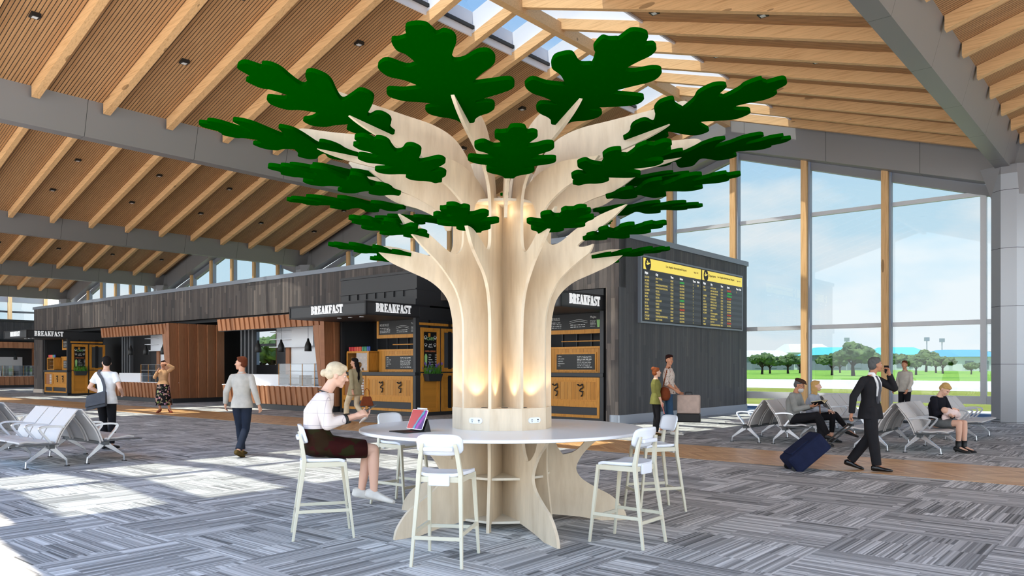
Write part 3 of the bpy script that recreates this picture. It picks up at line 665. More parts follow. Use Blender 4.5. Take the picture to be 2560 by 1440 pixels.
def bench_proto():
    r = empty('beam_bench', (0, 0, 0), 0)
    L_ = 3*SW
    MB().box(.0, L_, .01, .09, .30, .36).build('beam', 'tray_grey', r)
    for i in range(3):
        x0 = i*SW+.02; x1 = (i+1)*SW-.02
        seat = crom([(.02, .40), (.08, .405), (.25, .405), (.40, .425), (.50, .41)], 5, False)
        m_ = MB(); side_prism(m_, thick(seat, .028), x0, x1); m_.build('seat', 'seat_grey', r, bevel=.006)
        back = crom([(.0, .36), (-.035, .45), (-.075, .55), (-.16, .68), (-.33, .895)], 5, False)
        m_ = MB(); side_prism(m_, thick(back, .022), x0, x1); m_.build('backrest', 'seat_grey', r, bevel=.006)
        rib = crom([(-.03, .34), (-.07, .45), (-.12, .56), (-.20, .68), (-.30, .82)], 5, False)
        m_ = MB()
        for xx in (x0+.02, x1-.05): side_prism(m_, thick(rib, .02), xx, xx+.03)
        m_.build('back_bracket', 'seat_grey', r)
    for i in range(4):
        x = i*SW; m_ = MB()
        x = min(max(x, .02), L_-.02)
        arm = crom([(-.13, .63), (.0, .645), (.14, .645), (.22, .62), (.20, .56), (.12, .46), (.06, .38)], 5, False)
        side_prism(m_, thick(arm, .032), x-.022, x+.022); m_.build('armrest', 'chrome', r, bevel=.005)
    for x in (.12, L_-.12):
        m_ = MB()
        for (ya, yb) in ((.08, .37), (.02, -.20)):
            m_.bar((x, ya, .31), (x, yb, .10), .045, .085, .028, .035, side=(1, 0, 0))
            m_.tube([(x, yb, .115), (x, yb+(.01 if yb > 0 else -.01), .01)], .014, 8)
        lg = m_.build('leg', 'chrome', r, bevel=.004)
        for yb in (.38, -.21): MB().lathe([(0, 0), (.042, 0), (.038, .014), (0, .016)], c=(x, yb, 0), seg=14).build('foot_pad', 'foot_black', lg)
    for x in (-.14, L_): MB().box(x, x+.14, .0, .56, .372, .388).build('side_tray', 'tray_grey', r, bevel=.003)
    return r
bp_ = bench_proto()
def AR(dx, dy): return math.atan2(dy, dx)-math.pi/2   # rotation that turns +y to (dx,dy)
benches = []
def bench(first, ac, bc, face, label, group):
    """face: direction in (a,b) the sitter looks; ac,bc: corner such that the beam starts there"""
    global bp_used
    o = bp_ if first else copy_tree(bp_)
    f_ = AB(*face); o.location = AB(ac, bc); o.rotation_euler = (0, 0, AR(f_.x, f_.y)); tag(o, label, 'bench', group)
    return o
# facing -b: +y -> (0,-1); local +x = +y rotated -90deg
# left group: rows run along a, centre line b=5.13
G1 = 'white waiting benches at the left'; G2 = 'grey waiting benches by the glass wall'
bench(True, 13.3, 5.13-.36, (0, -1), 'white three seat bench at the left foreground, facing the camera', G1)
bench(False, 15.1, 5.13+.36, (0, 1), 'white three seat bench at the left foreground, back to back behind the facing one', G1)
bench(False, 16.9, 5.13-.36, (0, -1), 'white three seat bench cut by the left picture edge, facing the camera', G1)
bench(False, 18.7, 5.13+.36, (0, 1), 'white three seat bench at the left picture edge, turned away', G1)
bench(False, 3.86-.36, 17.35, (-1, 0), 'grey three seat bench with the nursing woman on it', G2) if False else None
for (ac, b0, l1, l2) in ((3.86, 15.55, 'grey three seat bench where the woman holds a baby', 'grey three seat bench behind the suited man, back to back with the nursing woman'),
                         (3.86, 18.95, 'grey three seat bench beyond the nursing woman, nearest the metal column', 'grey three seat bench beyond the nursing woman, turned to the dark wall'),
                         (6.33, 15.55, 'grey three seat bench where the man in the cap reads', 'grey three seat bench back to back with the reading man, nearest the dark wall'),
                         (6.33, 18.95, 'grey three seat bench beyond the blonde woman, facing right', 'grey three seat bench beyond the blonde woman, facing the dark wall')):
    bench(False, ac-.36, b0+1.8, (-1, 0), l1, G2)
    bench(False, ac+.36, b0, (1, 0), l2, G2)
# ================================================================ slab serif letters for the BREAKFAST signs
def arc_q(cx, cy, rx, ry, tx, ty, a0, a1, n=8):
    o = []
    for i in range(n+1):
        a = math.radians(a0+(a1-a0)*i/n); o.append((cx+rx*math.cos(a), cy+ry*math.sin(a)))
    for i in range(n, -1, -1):
        a = math.radians(a0+(a1-a0)*i/n); o.append((cx+(rx-tx)*math.cos(a), cy+(ry-ty)*math.sin(a)))
    return o
def bx(x0, x1, y0, y1): return [(x0, y0), (x1, y0), (x1, y1), (x0, y1)]
GL = {
 'B': [bx(.08, .29, 0, 1), bx(0, .36, 0, .07), bx(0, .36, .93, 1), bx(.25, .40, .48, .54)]+[arc_q(.36, .76, .27, .24, .17, .07, -90, 90), arc_q(.36, .27, .31, .27, .18, .07, -90, 90)],
 'R': [bx(.08, .29, 0, 1), bx(0, .38, 0, .07), bx(0, .36, .93, 1), bx(.25, .4, .46, .53), arc_q(.36, .73, .28, .27, .18, .07, -90, 90), [(.36, .5), (.50, .5), (.66, .0), (.45, .0)], bx(.44, .74, 0, .07)],
 'E': [bx(.08, .29, 0, 1), bx(0, .62, 0, .07), bx(0, .60, .93, 1), bx(.25, .42, .46, .53), bx(.42, .47, .36, .63), [(.62, 0), (.62, .28), (.57, .28), (.48, .07)], [(.60, 1), (.60, .74), (.55, .74), (.46, .93)]],
 'A': [[(.29, 1), (.44, 1), (.74, 0), (.52, 0), (.32, .78)], [(.29, 1), (.35, .9), (.16, 0), (.10, 0)], bx(.2, .55, .26, .33), bx(0, .28, 0, .07), bx(.44, .82, 0, .07)],
 'K': [bx(.08, .29, 0, 1), bx(0, .37, 0, .07), bx(0, .37, .93, 1), [(.28, .42), (.36, .42), (.64, .95), (.56, .95)], [(.33, .55), (.45, .66), (.72, .02), (.5, .02)], bx(.43, .78, 0, .07), bx(.48, .74, .93, 1)],
 'F': [bx(.08, .29, 0, 1), bx(0, .38, 0, .07), bx(0, .60, .93, 1), bx(.25, .42, .46, .53), bx(.42, .47, .36, .63), [(.60, 1), (.60, .74), (.55, .74), (.46, .93)]],
 'S': [arc_q(.30, .74, .26, .26, .17, .08, 40, 270, 10), arc_q(.30, .27, .28, .27, .18, .08, -140, 90, 10), [(.22, .60), (.34, .47), (.42, .42), (.30, .56)], bx(.47, .53, .72, 1), bx(.02, .08, 0, .28)],
 'T': [bx(.24, .45, 0, 1), bx(.14, .55, 0, .07), bx(0, .69, .93, 1), [(0, 1), (0, .70), (.05, .70), (.14, .93)], [(.69, 1), (.69, .70), (.64, .70), (.55, .93)]]}
GW = {'B': .76, 'R': .80, 'E': .72, 'A': .84, 'K': .82, 'F': .68, 'S': .66, 'T': .74}
def serif(name, word, h, w_, parent, M, mat='letter', ext=.03):
    tot = sum(GW[c] for c in word)-.06; sx = w_/tot; x = 0; m_ = MB()
    for c in word:
        for poly in GL[c]:
            m_.prism([((x+px)*sx, py*h) for px, py in poly], ext, M)
        x += GW[c]
    return m_.build(name, mat, parent)
def planeM(o, xdir, ydir=(0, 0, 1)):
    x = Vector(xdir).normalized(); y = Vector(ydir).normalized(); z = x.cross(y)
    return Matrix(((x.x, y.x, z.x, o[0]), (x.y, y.y, z.y, o[1]), (x.z, y.z, z.z, o[2]), (0, 0, 0, 1)))
# ================================================================ breakfast kiosks
def framed_panel(parent, o, xd, w_, h, name='panel', boards='orange_wood', inner=None):
    """raised wooden frame with inset field at origin o, along xd; faces xd x z"""
    M = planeM(o, xd); M2 = M
    def slab(x0, x1, y0, y1, z0, z1, m_): m_.hexa([M @ Vector((x, y, z0)) for x, y in ((x0, y0), (x1, y0), (x1, y1), (x0, y1))], [M @ Vector((x, y, z1)) for x, y in ((x0, y0), (x1, y0), (x1, y1), (x0, y1))])
    m_ = MB(); t = .09
    slab(0, w_, 0, t, 0, .05, m_); slab(0, w_, h-t, h, 0, .05, m_); slab(0, t, t, h-t, 0, .05, m_); slab(w_-t, w_, t, h-t, 0, .05, m_)
    t2 = .13
    slab(t, w_-t, t, t2, 0, .03, m_); slab(t, w_-t, h-t2, h-t, 0, .03, m_); slab(t, t2, t2, h-t2, 0, .03, m_); slab(w_-t2, w_-t, t2, h-t2, 0, .03, m_)
    fr = m_.build(name, boards, parent)
    m_ = MB(); slab(t2-.01, w_-t2+.01, t2-.01, h-t2+.01, 0, .015, m_); m_.build('inset', inner or 'orange_boards', fr)
    return fr, M
def doodle(parent, M, w_, h, mat='chalk', rows=6, seed=1):
    """lines of unreadable small chalk writing"""
    rnd = random.Random(seed); m_ = MB()
    for r in range(rows):
        y = h-(r+.5)*h/rows; x = 0
        while x < w_*.9:
            l_ = rnd.uniform(.03, .10)*w_*2
            if x+l_ > w_: break
            hh = h/rows*rnd.uniform(.2, .42)
            m_.prism([(x, y), (x+l_, y), (x+l_, y+hh), (x, y+hh)], .004, M); x += l_+w_*.04
    return m_.build('chalk_lines', mat, parent)
def swirl(parent, M, s=1.0, mat='chalk', flip=1):
    m_ = MB(); pts = []
    for i in range(40):
        a = i/40*math.pi*4; r = .02+.05*(i/40); pts.append(M @ Vector((flip*(r*math.cos(a))*s, (r*math.sin(a)+.1*(i/40))*s, .006)))
    m_.tube(pts, .006*s, 5); return m_.build('scroll_ornament', mat, parent)
def chalk_text(parent, M, body, x, y, size, mat='chalk', align='LEFT', sx=1.0, sp=1.0):
    o = text_obj('lettering', body, size, mat, parent, (0, 0, 0), (0, 0, 0), align, .002, 1.0, sp)
    mm = M @ Matrix.Translation((x, y, .006)) @ Matrix.Diagonal((sx, 1, 1, 1)); o.matrix_local = mm; return o
def breakfast_kiosk(a_r, b_f, W, lab, sh, side_w=1.9, full=True, canopy=2.0):
    r = empty('breakfast_kiosk', AB(a_r+W, b_f), PHI, lab, 'kiosk')
    # carcass
    MB().box(0, W, .03, 1.6, 0, .14).build('plinth', 'charcoal', r)
    MB().box(0, W+.02, 1.45, 1.6, .14, 3.2).build('back_wall', 'charcoal_deep', r)
    MB().box(0, .08, .0, 1.9, .14, 3.2).build('side_wall', 'charcoal', r)
    MB().box(W-.12, W, 0, .16, .0, 3.2).build('post', 'charcoal', r); MB().box(-.0, .12, 0, .14, .0, 3.2).build('post', 'charcoal', r)
    MB().box(W-.08, W-.02, .1, side_w, 0, 3.2).build('side_wall', 'charcoal', r)
    # lower counter
    co = MB().box(.12, W-.14, .06, .75, .14, 1.32).build('counter_body', 'charcoal', r)
    MB().box(.0, W, -.03, .8, 1.30, 1.41).build('worktop', 'charcoal', r, bevel=.006)
    xs = .12+(W-.26)*.36
    fr, M = framed_panel(r, (xs, .055, .52), (1, 0, 0), W-.14-xs, .76, 'front_panel')
    for fx in (.33, .72):
        mm = M @ Matrix.Translation(((W-.14-xs)*fx, .42, .03)); orn = MB()
        pts = [(-.10, .13), (-.02, .10), (.05, .14), (.09, .06), (.02, .02), (-.03, -.04), (.06, -.07), (.07, -.14), (.02, -.20)]
        cp = crom(pts, 4, False); orn.tube([mm @ Vector((x, y, .02)) for x, y in cp], .016, 6)
        for (x, y) in pts[::2]: orn.lathe([(0, 0), (.028, 0), (.028, .02), (0, .02)], c=mm @ Vector((x, y, 0)), seg=8)
        orn.build('iron_ornament', 'black', fr)
    # open bin at left with basket rack
    m_ = MB(); m_.box(.12, xs-.03, .0, .055, 1.2, 1.28); m_.box(.12, xs-.03, 0, .055, .52, .6); m_.box(.12, .2, 0, .055, .6, 1.2); m_.box(xs-.1, xs-.03, 0, .055, .6, 1.2)
    bn = m_.build('bin_frame', 'orange_wood', r)
    MB().box(.2, xs-.1, .05, .058, .6, 1.2).build('bin_back', 'brown_boards', bn)
    bk = MB()
    for q in range(6): bk.box(xs-.42, xs-.14, .01-.03*0, .05, .64+q*.09, .70+q*.09)
    bk.build('bag_rack', 'seat_grey', bn)
    m_ = MB(); m_.box(.12, W-.14, .0, .055, .44, .52); m_.box(.12, W-.14, .0, .055, .14, .22); m_.box(.12, .2, 0, .055, .22, .44); m_.box(xs-.03, xs+.05, 0, .055, .22, .44); m_.box(W-.22, W-.14, 0, .055, .22, .44)
    m_.build('drawer_frame', 'orange_wood', r)
    # pastry case
    cs = MB(); cx0, cx1 = .28, xs+.05; d0, d1 = .08, .62
    cs.box(cx1-.03, cx1, d0, d1, 1.41, 2.08); cs.box(cx0, cx0+.05, d0, d1, 1.41, 2.08); cs.box(cx0, cx1, d0, d1, 2.05, 2.12); cs.box(cx0, cx1, d1-.03, d1, 1.41, 2.08); cs.box(cx0, cx1, d0, d1, 1.41, 1.46)
    for z in (1.62, 1.84): cs.box(cx0, cx1, d0+.05, d1, z, z+.012)
    cs.box(cx1-.08, cx1, d0-.01, d0+.02, 1.41, 2.08); cs.box(cx0, cx0+.06, d0-.01, d0+.02, 1.41, 2.08)
    case = cs.build('pastry_case', 'orange_wood', r)
    MB().box(cx0+.04, cx1-.06, d0+.0, d0+.01, 1.45, 2.06).build('case_front', 'case_glass', case)
    for z in (1.47, 1.64, 1.86):
        for q in range(5):
            x = cx0+.14+q*(cx1-cx0-.26)/4
            p_ = MB(); rng_ = [(.0, 0), (.05, .004), (.062, .03), (.045, .06), (0, .07)]; p_.lathe(rng_, seg=10)
            o = p_.build('pastry', 'crust', smooth=True); lc = AB(a_r+W, b_f)+Matrix.Rotation(PHI, 3, 'Z') @ Vector((x, d0+.14, z)); o.location = lc
            tag(o, 'baked roll in the pastry case of the %s' % sh, 'pastry', 'rolls in the pastry case, %s' % sh)
    # cans on the case
    cols = ['can_red']*4+['can_orange']*4+['can_green']*3+['can_blue']*2
    for q, cm in enumerate(cols):
        x = cx0+.06+q*(cx1-cx0-.12)/12
        o = MB().lathe([(0, 0), (.030, 0), (.033, .01), (.033, .14), (.028, .155), (0, .157)], seg=12).build('drink_can', cm, smooth=False)
        o.location = AB(a_r+W, b_f)+Matrix.Rotation(PHI, 3, 'Z') @ Vector((x, d0+.08, 2.12))
        nm = cm.split('_')[1]; tag(o, '%s drink can on the pastry case of the %s' % (nm, sh), 'drink can', '%s cans, %s' % (nm, sh))
    # menu box
    mx0, mx1 = cx1+.08, W-.12
    mb_ = MB().box(mx0, mx1, .45, .9, 1.41, 2.14).build('menu_box', 'orange_boards', r)
    MB().box(mx0-.03, mx1, .42, .93, 2.11, 2.17).build('box_cap', 'orange_wood', mb_)
    bw_ = (mx1-mx0)*.62; bx0 = mx0+(mx1-mx0)*.17
    M = planeM((bx0, .44, 1.50), (1, 0, 0))
    m_ = MB(); m_.box(bx0-.05, bx0+bw_+.05, .43, .45, 1.45, 2.0); m_.build('board_frame', 'orange_wood', mb_)
    bo = MB().box(bx0, bx0+bw_, .42, .45, 1.50, 1.95).build('menu_board', 'black', r)
    M = planeM((bx0, .42, 1.50), (1, 0, 0))
    if full:
        chalk_text(bo, M, 'coffee\ncafe au lait\nespresso\ncappuccino\nlatte', .05, .37, .055, sp=1.25)
        doodle(bo, M @ Matrix.Translation((bw_*.55, .04, 0)), bw_*.4, .36, rows=8, seed=3)
        MB().lathe([(.0, 0), (.035, 0), (.035, .004), (0, .004)], c=(bx0+bw_*.46, .418, 1.58), seg=12)
    else: doodle(bo, M @ Matrix.Translation((.04, .04, 0)), bw_*.9, .36, rows=6, seed=3)
    # upper menu board
    ux0 = W*.34
    ub = MB(); ub.box(ux0, W, .55, .65, 2.55, 2.67); ub.box(ux0, ux0+.1, .55, .65, 2.67, 3.2); ub.build('upper_board_frame', 'orange_wood', r)
    u_ = MB().box(ux0+.1, W, .57, .64, 2.67, 3.2).build('upper_menu_board', 'black', r)
    M = planeM((ux0+.1, .57, 2.69), (1, 0, 0)); bw2 = W-ux0-.1
    chalk_text(u_, M, 'HOUSE RULES', .05, .27, .12, sx=.62)
    doodle(u_, M @ Matrix.Translation((.05, .02, 0)), bw2*.22, .2, rows=4, seed=5)
    doodle(u_, M @ Matrix.Translation((bw2*.37, .02, 0)), bw2*.24, .12, rows=2, seed=6)
    m_ = MB()
    rb_ = [(bw2*.36+bw2*.26*t, .17+.05*math.sin(math.pi*t)) for t in [i/10 for i in range(11)]]
    for dz in (0, .05): m_.tube([M @ Vector((x, y+dz, .006)) for x, y in rb_], .006, 5)
    m_.build('chalk_ribbon', 'chalk', u_)
    chalk_text(u_, M, 'Mojito', bw2*.66, .30, .10, sx=.8)
    doodle(u_, M @ Matrix.Translation((bw2*.66, .04, 0)), bw2*.08, .2, 'chalk', 5, 8)
    chalk_text(u_, M, 'Signature\nMOSCOW\nMULE', bw2*.83, .30, .105, sx=.55, sp=.9)
    g_ = MB().prism([(bw2*.76, .03), (bw2*.79, .03), (bw2*.80, .25), (bw2*.75, .25)], .005, M); g_.build('drawn_glass', 'chalk_green', u_)
    # rail shelf
    MB().box(W*.45, W-.1, .9, 1.0, 2.33, 2.36).build('rail_shelf', 'orange_wood', r)
    m_ = MB()
    for q in range(7): m_.box(.3+q*(W-.6)/6, .34+q*(W-.6)/6, 1.40, 1.46, 1.41, 3.2)
    m_.build('back_slat', 'louvre_grey', r)
    # canopy sign box
    cy = -canopy
    ct = MB().box(-.05, W, cy, .6, 3.14, 3.56).build('canopy', 'charcoal', r, bevel=.01)
    for (p0, p1, d) in (((-.05, cy-.02), (W+.02, cy), 0), ((W, cy-.02), (W+.02, .6), 1)):
        e = MB(); x0, y0 = p0; x1, y1 = p1
        e.box(x0, x1, y0, y1, 3.50, 3.56); e.box(x0, x1, y0, y1, 3.14, 3.18)
        if d == 0: e.box(-.05, 0, y0, y1, 3.14, 3.56); e.box(W-.05, W+.02, y0, y1, 3.14, 3.56)
        else: e.box(x0, x1, y0, y0+.05, 3.14, 3.56)
        e.build('sign_frame', 'charcoal_deep', ct)
    serif('sign_letters', 'BREAKFAST', .26, 1.62*(W/3.9), ct, planeM((W*.30, cy-.02, 3.245), (1, 0, 0)))
    serif('sign_letters', 'BREAKFAST', .26, 1.42, ct, planeM((W+.02, cy+.36, 3.245), (0, 1, 0)))
    for q in range(3): MB().lathe([(0, 0), (.07, 0), (.07, -.02), (0, -.02)], c=(W*.5+q*.55, cy+.5, 3.14), seg=12).build('canopy_spot', 'white_lacquer', ct)
    if full:
        # attic box with ledges
        at = MB(); at.box(0, W, -.0, 1.9, 3.56, 3.75); at.box(.0, W-.0, .05, 1.9, 3.75, 4.62); at.box(-.0, W+.02, -.02, 1.9, 4.05, 4.09); at.box(0, W+.02, -.0, 1.9, 4.58, 4.66)
        for q in range(7): at.box(W*.12+q*W*.12, W*.12+q*W*.12+.02, .0, .06, 3.86, 4.05)
        at.build('attic_box', 'charcoal', r)
    # side face (runs along b) with framed boards
    n = 2 if side_w > 1.2 else 1
    for q in range(n):
        y0 = .22+q*.92
        fr, M = framed_panel(r, (W-.02, y0, 1.42), (0, 1, 0), .84, 1.42, 'side_panel', inner='black' if q == 0 else 'louvre_grey')
        framed_panel(r, (W-.02, y0, .12), (0, 1, 0), .84, 1.26, 'side_panel')
        if q == 0:
            M = planeM((W+.0, y0, 1.42), (0, 1, 0))
            chalk_text(fr, M, 'CAFE', .42, 1.02, .15, 'chalk_green', 'CENTER', .95)
            chalk_text(fr, M, 'and\nMore', .42, .86, .09, 'chalk', 'CENTER', 1, .9)
            chalk_text(fr, M, 'COFFEE & ESPRESSO', .42, .64, .075, 'chalk_orange', 'CENTER', .72)
            chalk_text(fr, M, 'Coffee\nLatte\nEspresso\nCappuccino\nCafe au lait', .34, .53, .058, 'chalk', 'LEFT', .8, 1.3)
            chalk_text(fr, M, '1.25\n2.45\n1.95\n2.45\n2.15', .70, .53, .058, 'chalk', 'RIGHT', .8, 1.3)
            g_ = MB().prism([(.19, .18), (.27, .18), (.29, .50), (.25, .58), (.21, .58), (.17, .50)], .005, M); g_.build('drawn_bottle', 'chalk_green', fr)
            for sx in (-1, 1):
                swirl(fr, M @ Matrix.Translation((.42+sx*.22, 1.05, 0)), 1.0, 'chalk', sx); swirl(fr, M @ Matrix.Translation((.42+sx*.2, .82, 0)), .9, 'chalk', -sx)
    MB().box(W-.02, W+.02, .15, side_w-.05, 2.92, 3.0).build('trim_board', 'orange_wood', r)
    MB().box(W-.02, W+.03, .15, side_w, 3.1, 3.5).build('side_fascia', 'charcoal', r)
    # planter
    if side_w < 1.2: return r
    pl = empty('planter_box', AB(a_r+W, b_f)+Matrix.Rotation(PHI, 3, 'Z') @ Vector((W+.15, .62, 1.12)), PHI, 'dark hanging planter with %s on the side of the %s' % ('lavender' if full else 'green grass', sh), 'planter')
    MB().hexa([(-.10, -.26, 0), (.10, -.26, 0), (.10, .26, 0), (-.10, .26, 0)], [(-.13, -.33, .24), (.13, -.33, .24), (.13, .33, .24), (-.13, .33, .24)]).build('trough', 'charcoal', pl)
    rnd = random.Random(4); st = MB(); fl = MB()
    for q in range(170):
        x = rnd.uniform(-.1, .1); y = rnd.uniform(-.3, .3); h = rnd.uniform(.08, .34); dx = rnd.uniform(-.09, .09); dy = rnd.uniform(-.13, .13)
        st.tube([(x, y, .2), (x+dx*.5, y+dy*.5, .2+h*.6), (x+dx, y+dy, .2+h)], [.007, .006, .003], 4)
        if q % 5 == 0 and full: fl.lathe([(0, 0), (.014, .01), (.012, .06), (0, .09)], c=(x+dx, y+dy, .2+h), seg=6)
    st.build('foliage', 'herb_green', pl)
    if full: fl.build('blossom', 'lavender', pl)
    return r
principled('crust', S((196, 140, 80)), .6); principled('can_red', S((205, 30, 40)), .35); principled('can_orange', S((225, 80, 50)), .35)
principled('can_green', S((60, 150, 110)), .35); principled('can_blue', S((40, 80, 165)), .35)
principled('herb_green', S((70, 130, 40)), .6); principled('lavender', S((100, 70, 160)), .6)
breakfast_kiosk(18.3, 17.05, 3.85, 'breakfast kiosk left of the tree, with two lit signs and a dark box on top', 'kiosk left of the tree')
breakfast_kiosk(12.0, 18.25, 3.85, 'breakfast kiosk right of the tree trunk, set under the dark cladding', 'kiosk right of the trunk', side_w=.9)
breakfast_kiosk(46.3, 17.2, 3.4, 'breakfast kiosk at the far left end of the shop front', 'far left kiosk', full=False)
# ================================================================ brown timber food stalls
def brown_stall(loc, rz, W, lab, sh, dep=2.6, h0=3.03, h1=3.49):
    r = empty('food_stall', loc, rz, lab, 'food stall')
    nb = int(W/.33)
    # header band of tilted boards
    m_ = MB()
    for i in range(nb):
        x0 = i*W/nb; x1 = (i+1)*W/nb; t = (.0, .045)
        m_.hexa([(x0, t[1]+.03, h0), (x1-.01, t[0]+.03, h0), (x1-.01, .22, h0), (x0, .22, h0)], [(x0-.04, t[1], h1), (x1-.05, t[0]-.02, h1), (x1-.05, .22, h1), (x0-.04, .22, h1)])
    m_.build('header_boards', 'brown_boards', r)
    # counter front
    m_ = MB(); cx0 = .45; n2 = int((W-cx0)/.33)
    for i in range(n2):
        x0 = cx0+i*(W-cx0)/n2; x1 = cx0+(i+1)*(W-cx0)/n2; lean = -.06
        m_.hexa([(x0-lean, .05, .2), (x1-.01-lean if i < n2-1 else x1, .0, .2), (x1-.01, .2, .2), (x0, .2, .2)], [(x0, .0, .88), (x1-.01, -.05, .88), (x1-.01, .2, .88), (x0, .2, .88)])
    m_.build('counter_boards', 'brown_boards', r)
    MB().box(.5, W, .12, dep, 0, .2).build('plinth', 'charcoal', r)
    MB().box(cx0, W, -.02, .75, .87, .90).build('counter_top', 'white_lacquer', r)
    # right leg: tapering boards in front, fan of boards on the flank
    m_ = MB(); m_.hexa([(W-.20, .0, .2), (W-.10, .0, .2), (W-.10, .2, .2), (W-.20, .2, .2)], [(W-.62, -.03, h0), (W-.31, -.03, h0), (W-.31, .2, h0), (W-.62, .2, h0)])
    m_.hexa([(W-.09, .0, .2), (W, .0, .2), (W, .2, .2), (W-.09, .2, .2)], [(W-.30, -.03, h0), (W, -.03, h0), (W, .2, h0), (W-.30, .2, h0)])
    m_.build('leg_boards', 'brown_boards', r)
    m_ = MB(); ns = int(dep/.42)
    for i in range(ns):
        y0 = i*dep/ns; y1 = (i+1)*dep/ns; shf = .10*(1-i/ns)
        m_.hexa([(W-.12, y0, .2), (W+.085, y0, .2), (W, y1-.02, .2), (W-.12, y1-.012, .2)], [(W-.12, y0-shf, h1), (W+.10, y0-shf, h1), (W+.0, y1-.02-shf*.8, h1), (W-.12, y1-.012-shf*.8, h1)])
    m_.build('flank_boards', 'brown_boards_side', r)
    # left end louvres
    m_ = MB()
    for q in range(4): m_.box(.1+q*.28, .2+q*.28, 1.0, 1.16, 0, 3.6)
    m_.build('louvre', 'louvre_grey', r)
    # back wall with opening, ceiling
    m_ = MB(); yb = dep-.7
    m_.box(1.35, W, yb, yb+.1, .2, h1)
    m_.build('back_wall', 'charcoal', r)
    MB().box(0, W, .1, dep, h1-.05, h1+.02).build('roof_panel', 'charcoal_deep', r)
    MB().box(0, W, .1, .16, h0-.02, h0+.1).build('track_rail', 'charcoal', r)
    # white splash block, cabinet, shelves, white panel
    MB().box(W*.26, W*.60, .12, .5, .90, 1.30).build('splash_block', 'white_lacquer', r, bevel=.004)
    cb = MB(); xa = 1.4; xb = 4.3
    cb.box(xa+1.5, xb, yb-.35, yb, 2.4, 3.3); cb.box(xa, xb, yb-.05, yb, 2.4, 3.3); cb.box(xa, xb, yb-.4, yb, 2.36, 2.4)
    for z in (2.68, 2.97, 3.27): cb.box(xa, xa+1.5, yb-.35, yb, z, z+.03)
    cb.build('wall_cabinet', 'white_lacquer', r)
    MB().box(xa+1.0, xb+2.0, yb-.03, yb, .9, 2.36).build('rear_panel', 'white_lacquer', r)
    MB().box(xa+.72, xa+.98, yb-.1, yb, .9, 2.36).build('timber_post', 'brown_boards', r)
    MB().box(W*.72, W*.72+.45, .35, .6, .9, 1.28).build('coffee_machine', 'charcoal', r, bevel=.02)
    # glass display case on the counter
    dc = empty('display_case', Vector(loc)+Matrix.Rotation(rz, 3, 'Z') @ Vector((W*.61, .02, .90)), rz, 'glass display case on the counter of the %s' % sh, 'display case')
    wd = W*.31
    m_ = MB(); m_.box(0, wd, 0, .012, 0, .8); m_.box(0, wd, .5, .512, 0, .8); m_.box(0, .012, 0, .5, 0, .8); m_.box(wd-.012, wd, 0, .5, 0, .8); m_.build('glass_pane', 'case_glass', dc)
    m_ = MB()
    for z in (.27, .52, .78): m_.box(0, wd, 0, .5, z, z+.014)
    m_.build('shelf', 'white_frame', dc)
    m_ = MB()
    for x in (0, wd*.33, wd*.66, wd-.02): m_.box(x, x+.02, -.006, .01, 0, .8)
    m_.build('post', 'orange_wood', dc)
    # pendant lamps
    for q, fx in enumerate((.30, .52, .76)):
        p = empty('pendant_lamp', Vector(loc)+Matrix.Rotation(rz, 3, 'Z') @ Vector((W*fx, .55, 0)), rz, 'black pendant lamp, %s of three in the %s' % (('leftmost', 'middle', 'rightmost')[q], sh), 'pendant lamp', 'pendant lamps of the %s' % sh)
        MB().lathe([(0, 2.62), (.03, 2.62), (.05, 2.52), (.10, 2.42), (.125, 2.32), (.13, 2.16), (.12, 2.15), (.115, 2.3), (0, 2.36)], seg=20).build('lamp_shade', 'black', p, smooth=True)
        MB().tube([(0, 0, 2.6), (0, 0, h1-.04)], .006, 6).build('cord', 'black', p)
    return r
brown_stall(AB(29.4, 16.5), PHI, 7.1, 'brown timber food stall nearest the breakfast kiosk, behind the standing men', 'stall beside the breakfast kiosk')
brown_stall(AB(40.4, 16.5), PHI, 7.1, 'brown timber food stall with a broad slanted flank behind the woman in the floral skirt', 'stall behind the floral skirt')
brown_stall(AB(67.6, 16.2), PHI+math.pi/2, 7.1, 'brown timber food stall at the far left picture edge, facing right', 'stall at the left edge')
# ================================================================ departures board
bd = empty('departures_board', AB(AC, 19.15, 0), PHI, 'wide departures and arrivals screen with yellow header on the dark side wall', 'departures board')
# local: x=0 is the wall face; the board runs along +y
def bz(px, py, ref=AC):
    t = (px-CX)/F; Y = ref/(-UX*0+UY*1-(-UX)*t) if False else None
def onside(px, py, a=AC-.08):
    """where the ray through a pixel of the survey meets the side wall: used once to size the board"""
    t = (px-CX)/F; Y = a/(UY+UX*t); b_ = Y*(-UX+UY*t); return b_, CH+(HY-py)/F*Y
b0_, zt0 = onside(1600.6, 636); b1_, zt1 = onside(1855.7, 690.3); _, zb0 = onside(1600.6, 807); _, zb1 = onside(1855, 827.7)
B0, B1 = b0_-19.15, b1_-19.15; ZT, ZB = (zt0+zt1)/2, (zb0+zb1)/2
print('board', B0, B1, ZT, ZB)
MB().box(0, .10, B0, B1, ZB, ZT).build('housing', 'cap_metal', bd)
MB().box(.10, .105, B0+.08, B1-.08, ZB+.05, ZT-.05).build('screen_black', 'charcoal_deep', bd)
H_ = ZT-ZB-.16; half = (B1-B0)*.54; TS = .078
principled('board_yellow', S((252, 226, 100)), .5, emit=S((252, 226, 100)), es=.3); principled('board_row', S((62, 64, 74)), .4); principled('board_dark', S((40, 42, 52)), .4)
principled('txt_yellow', S((215, 195, 110)), .5, emit=S((215, 195, 110)), es=.3); principled('txt_green', S((70, 200, 90)), .5, emit=S((70, 200, 90)), es=.3)
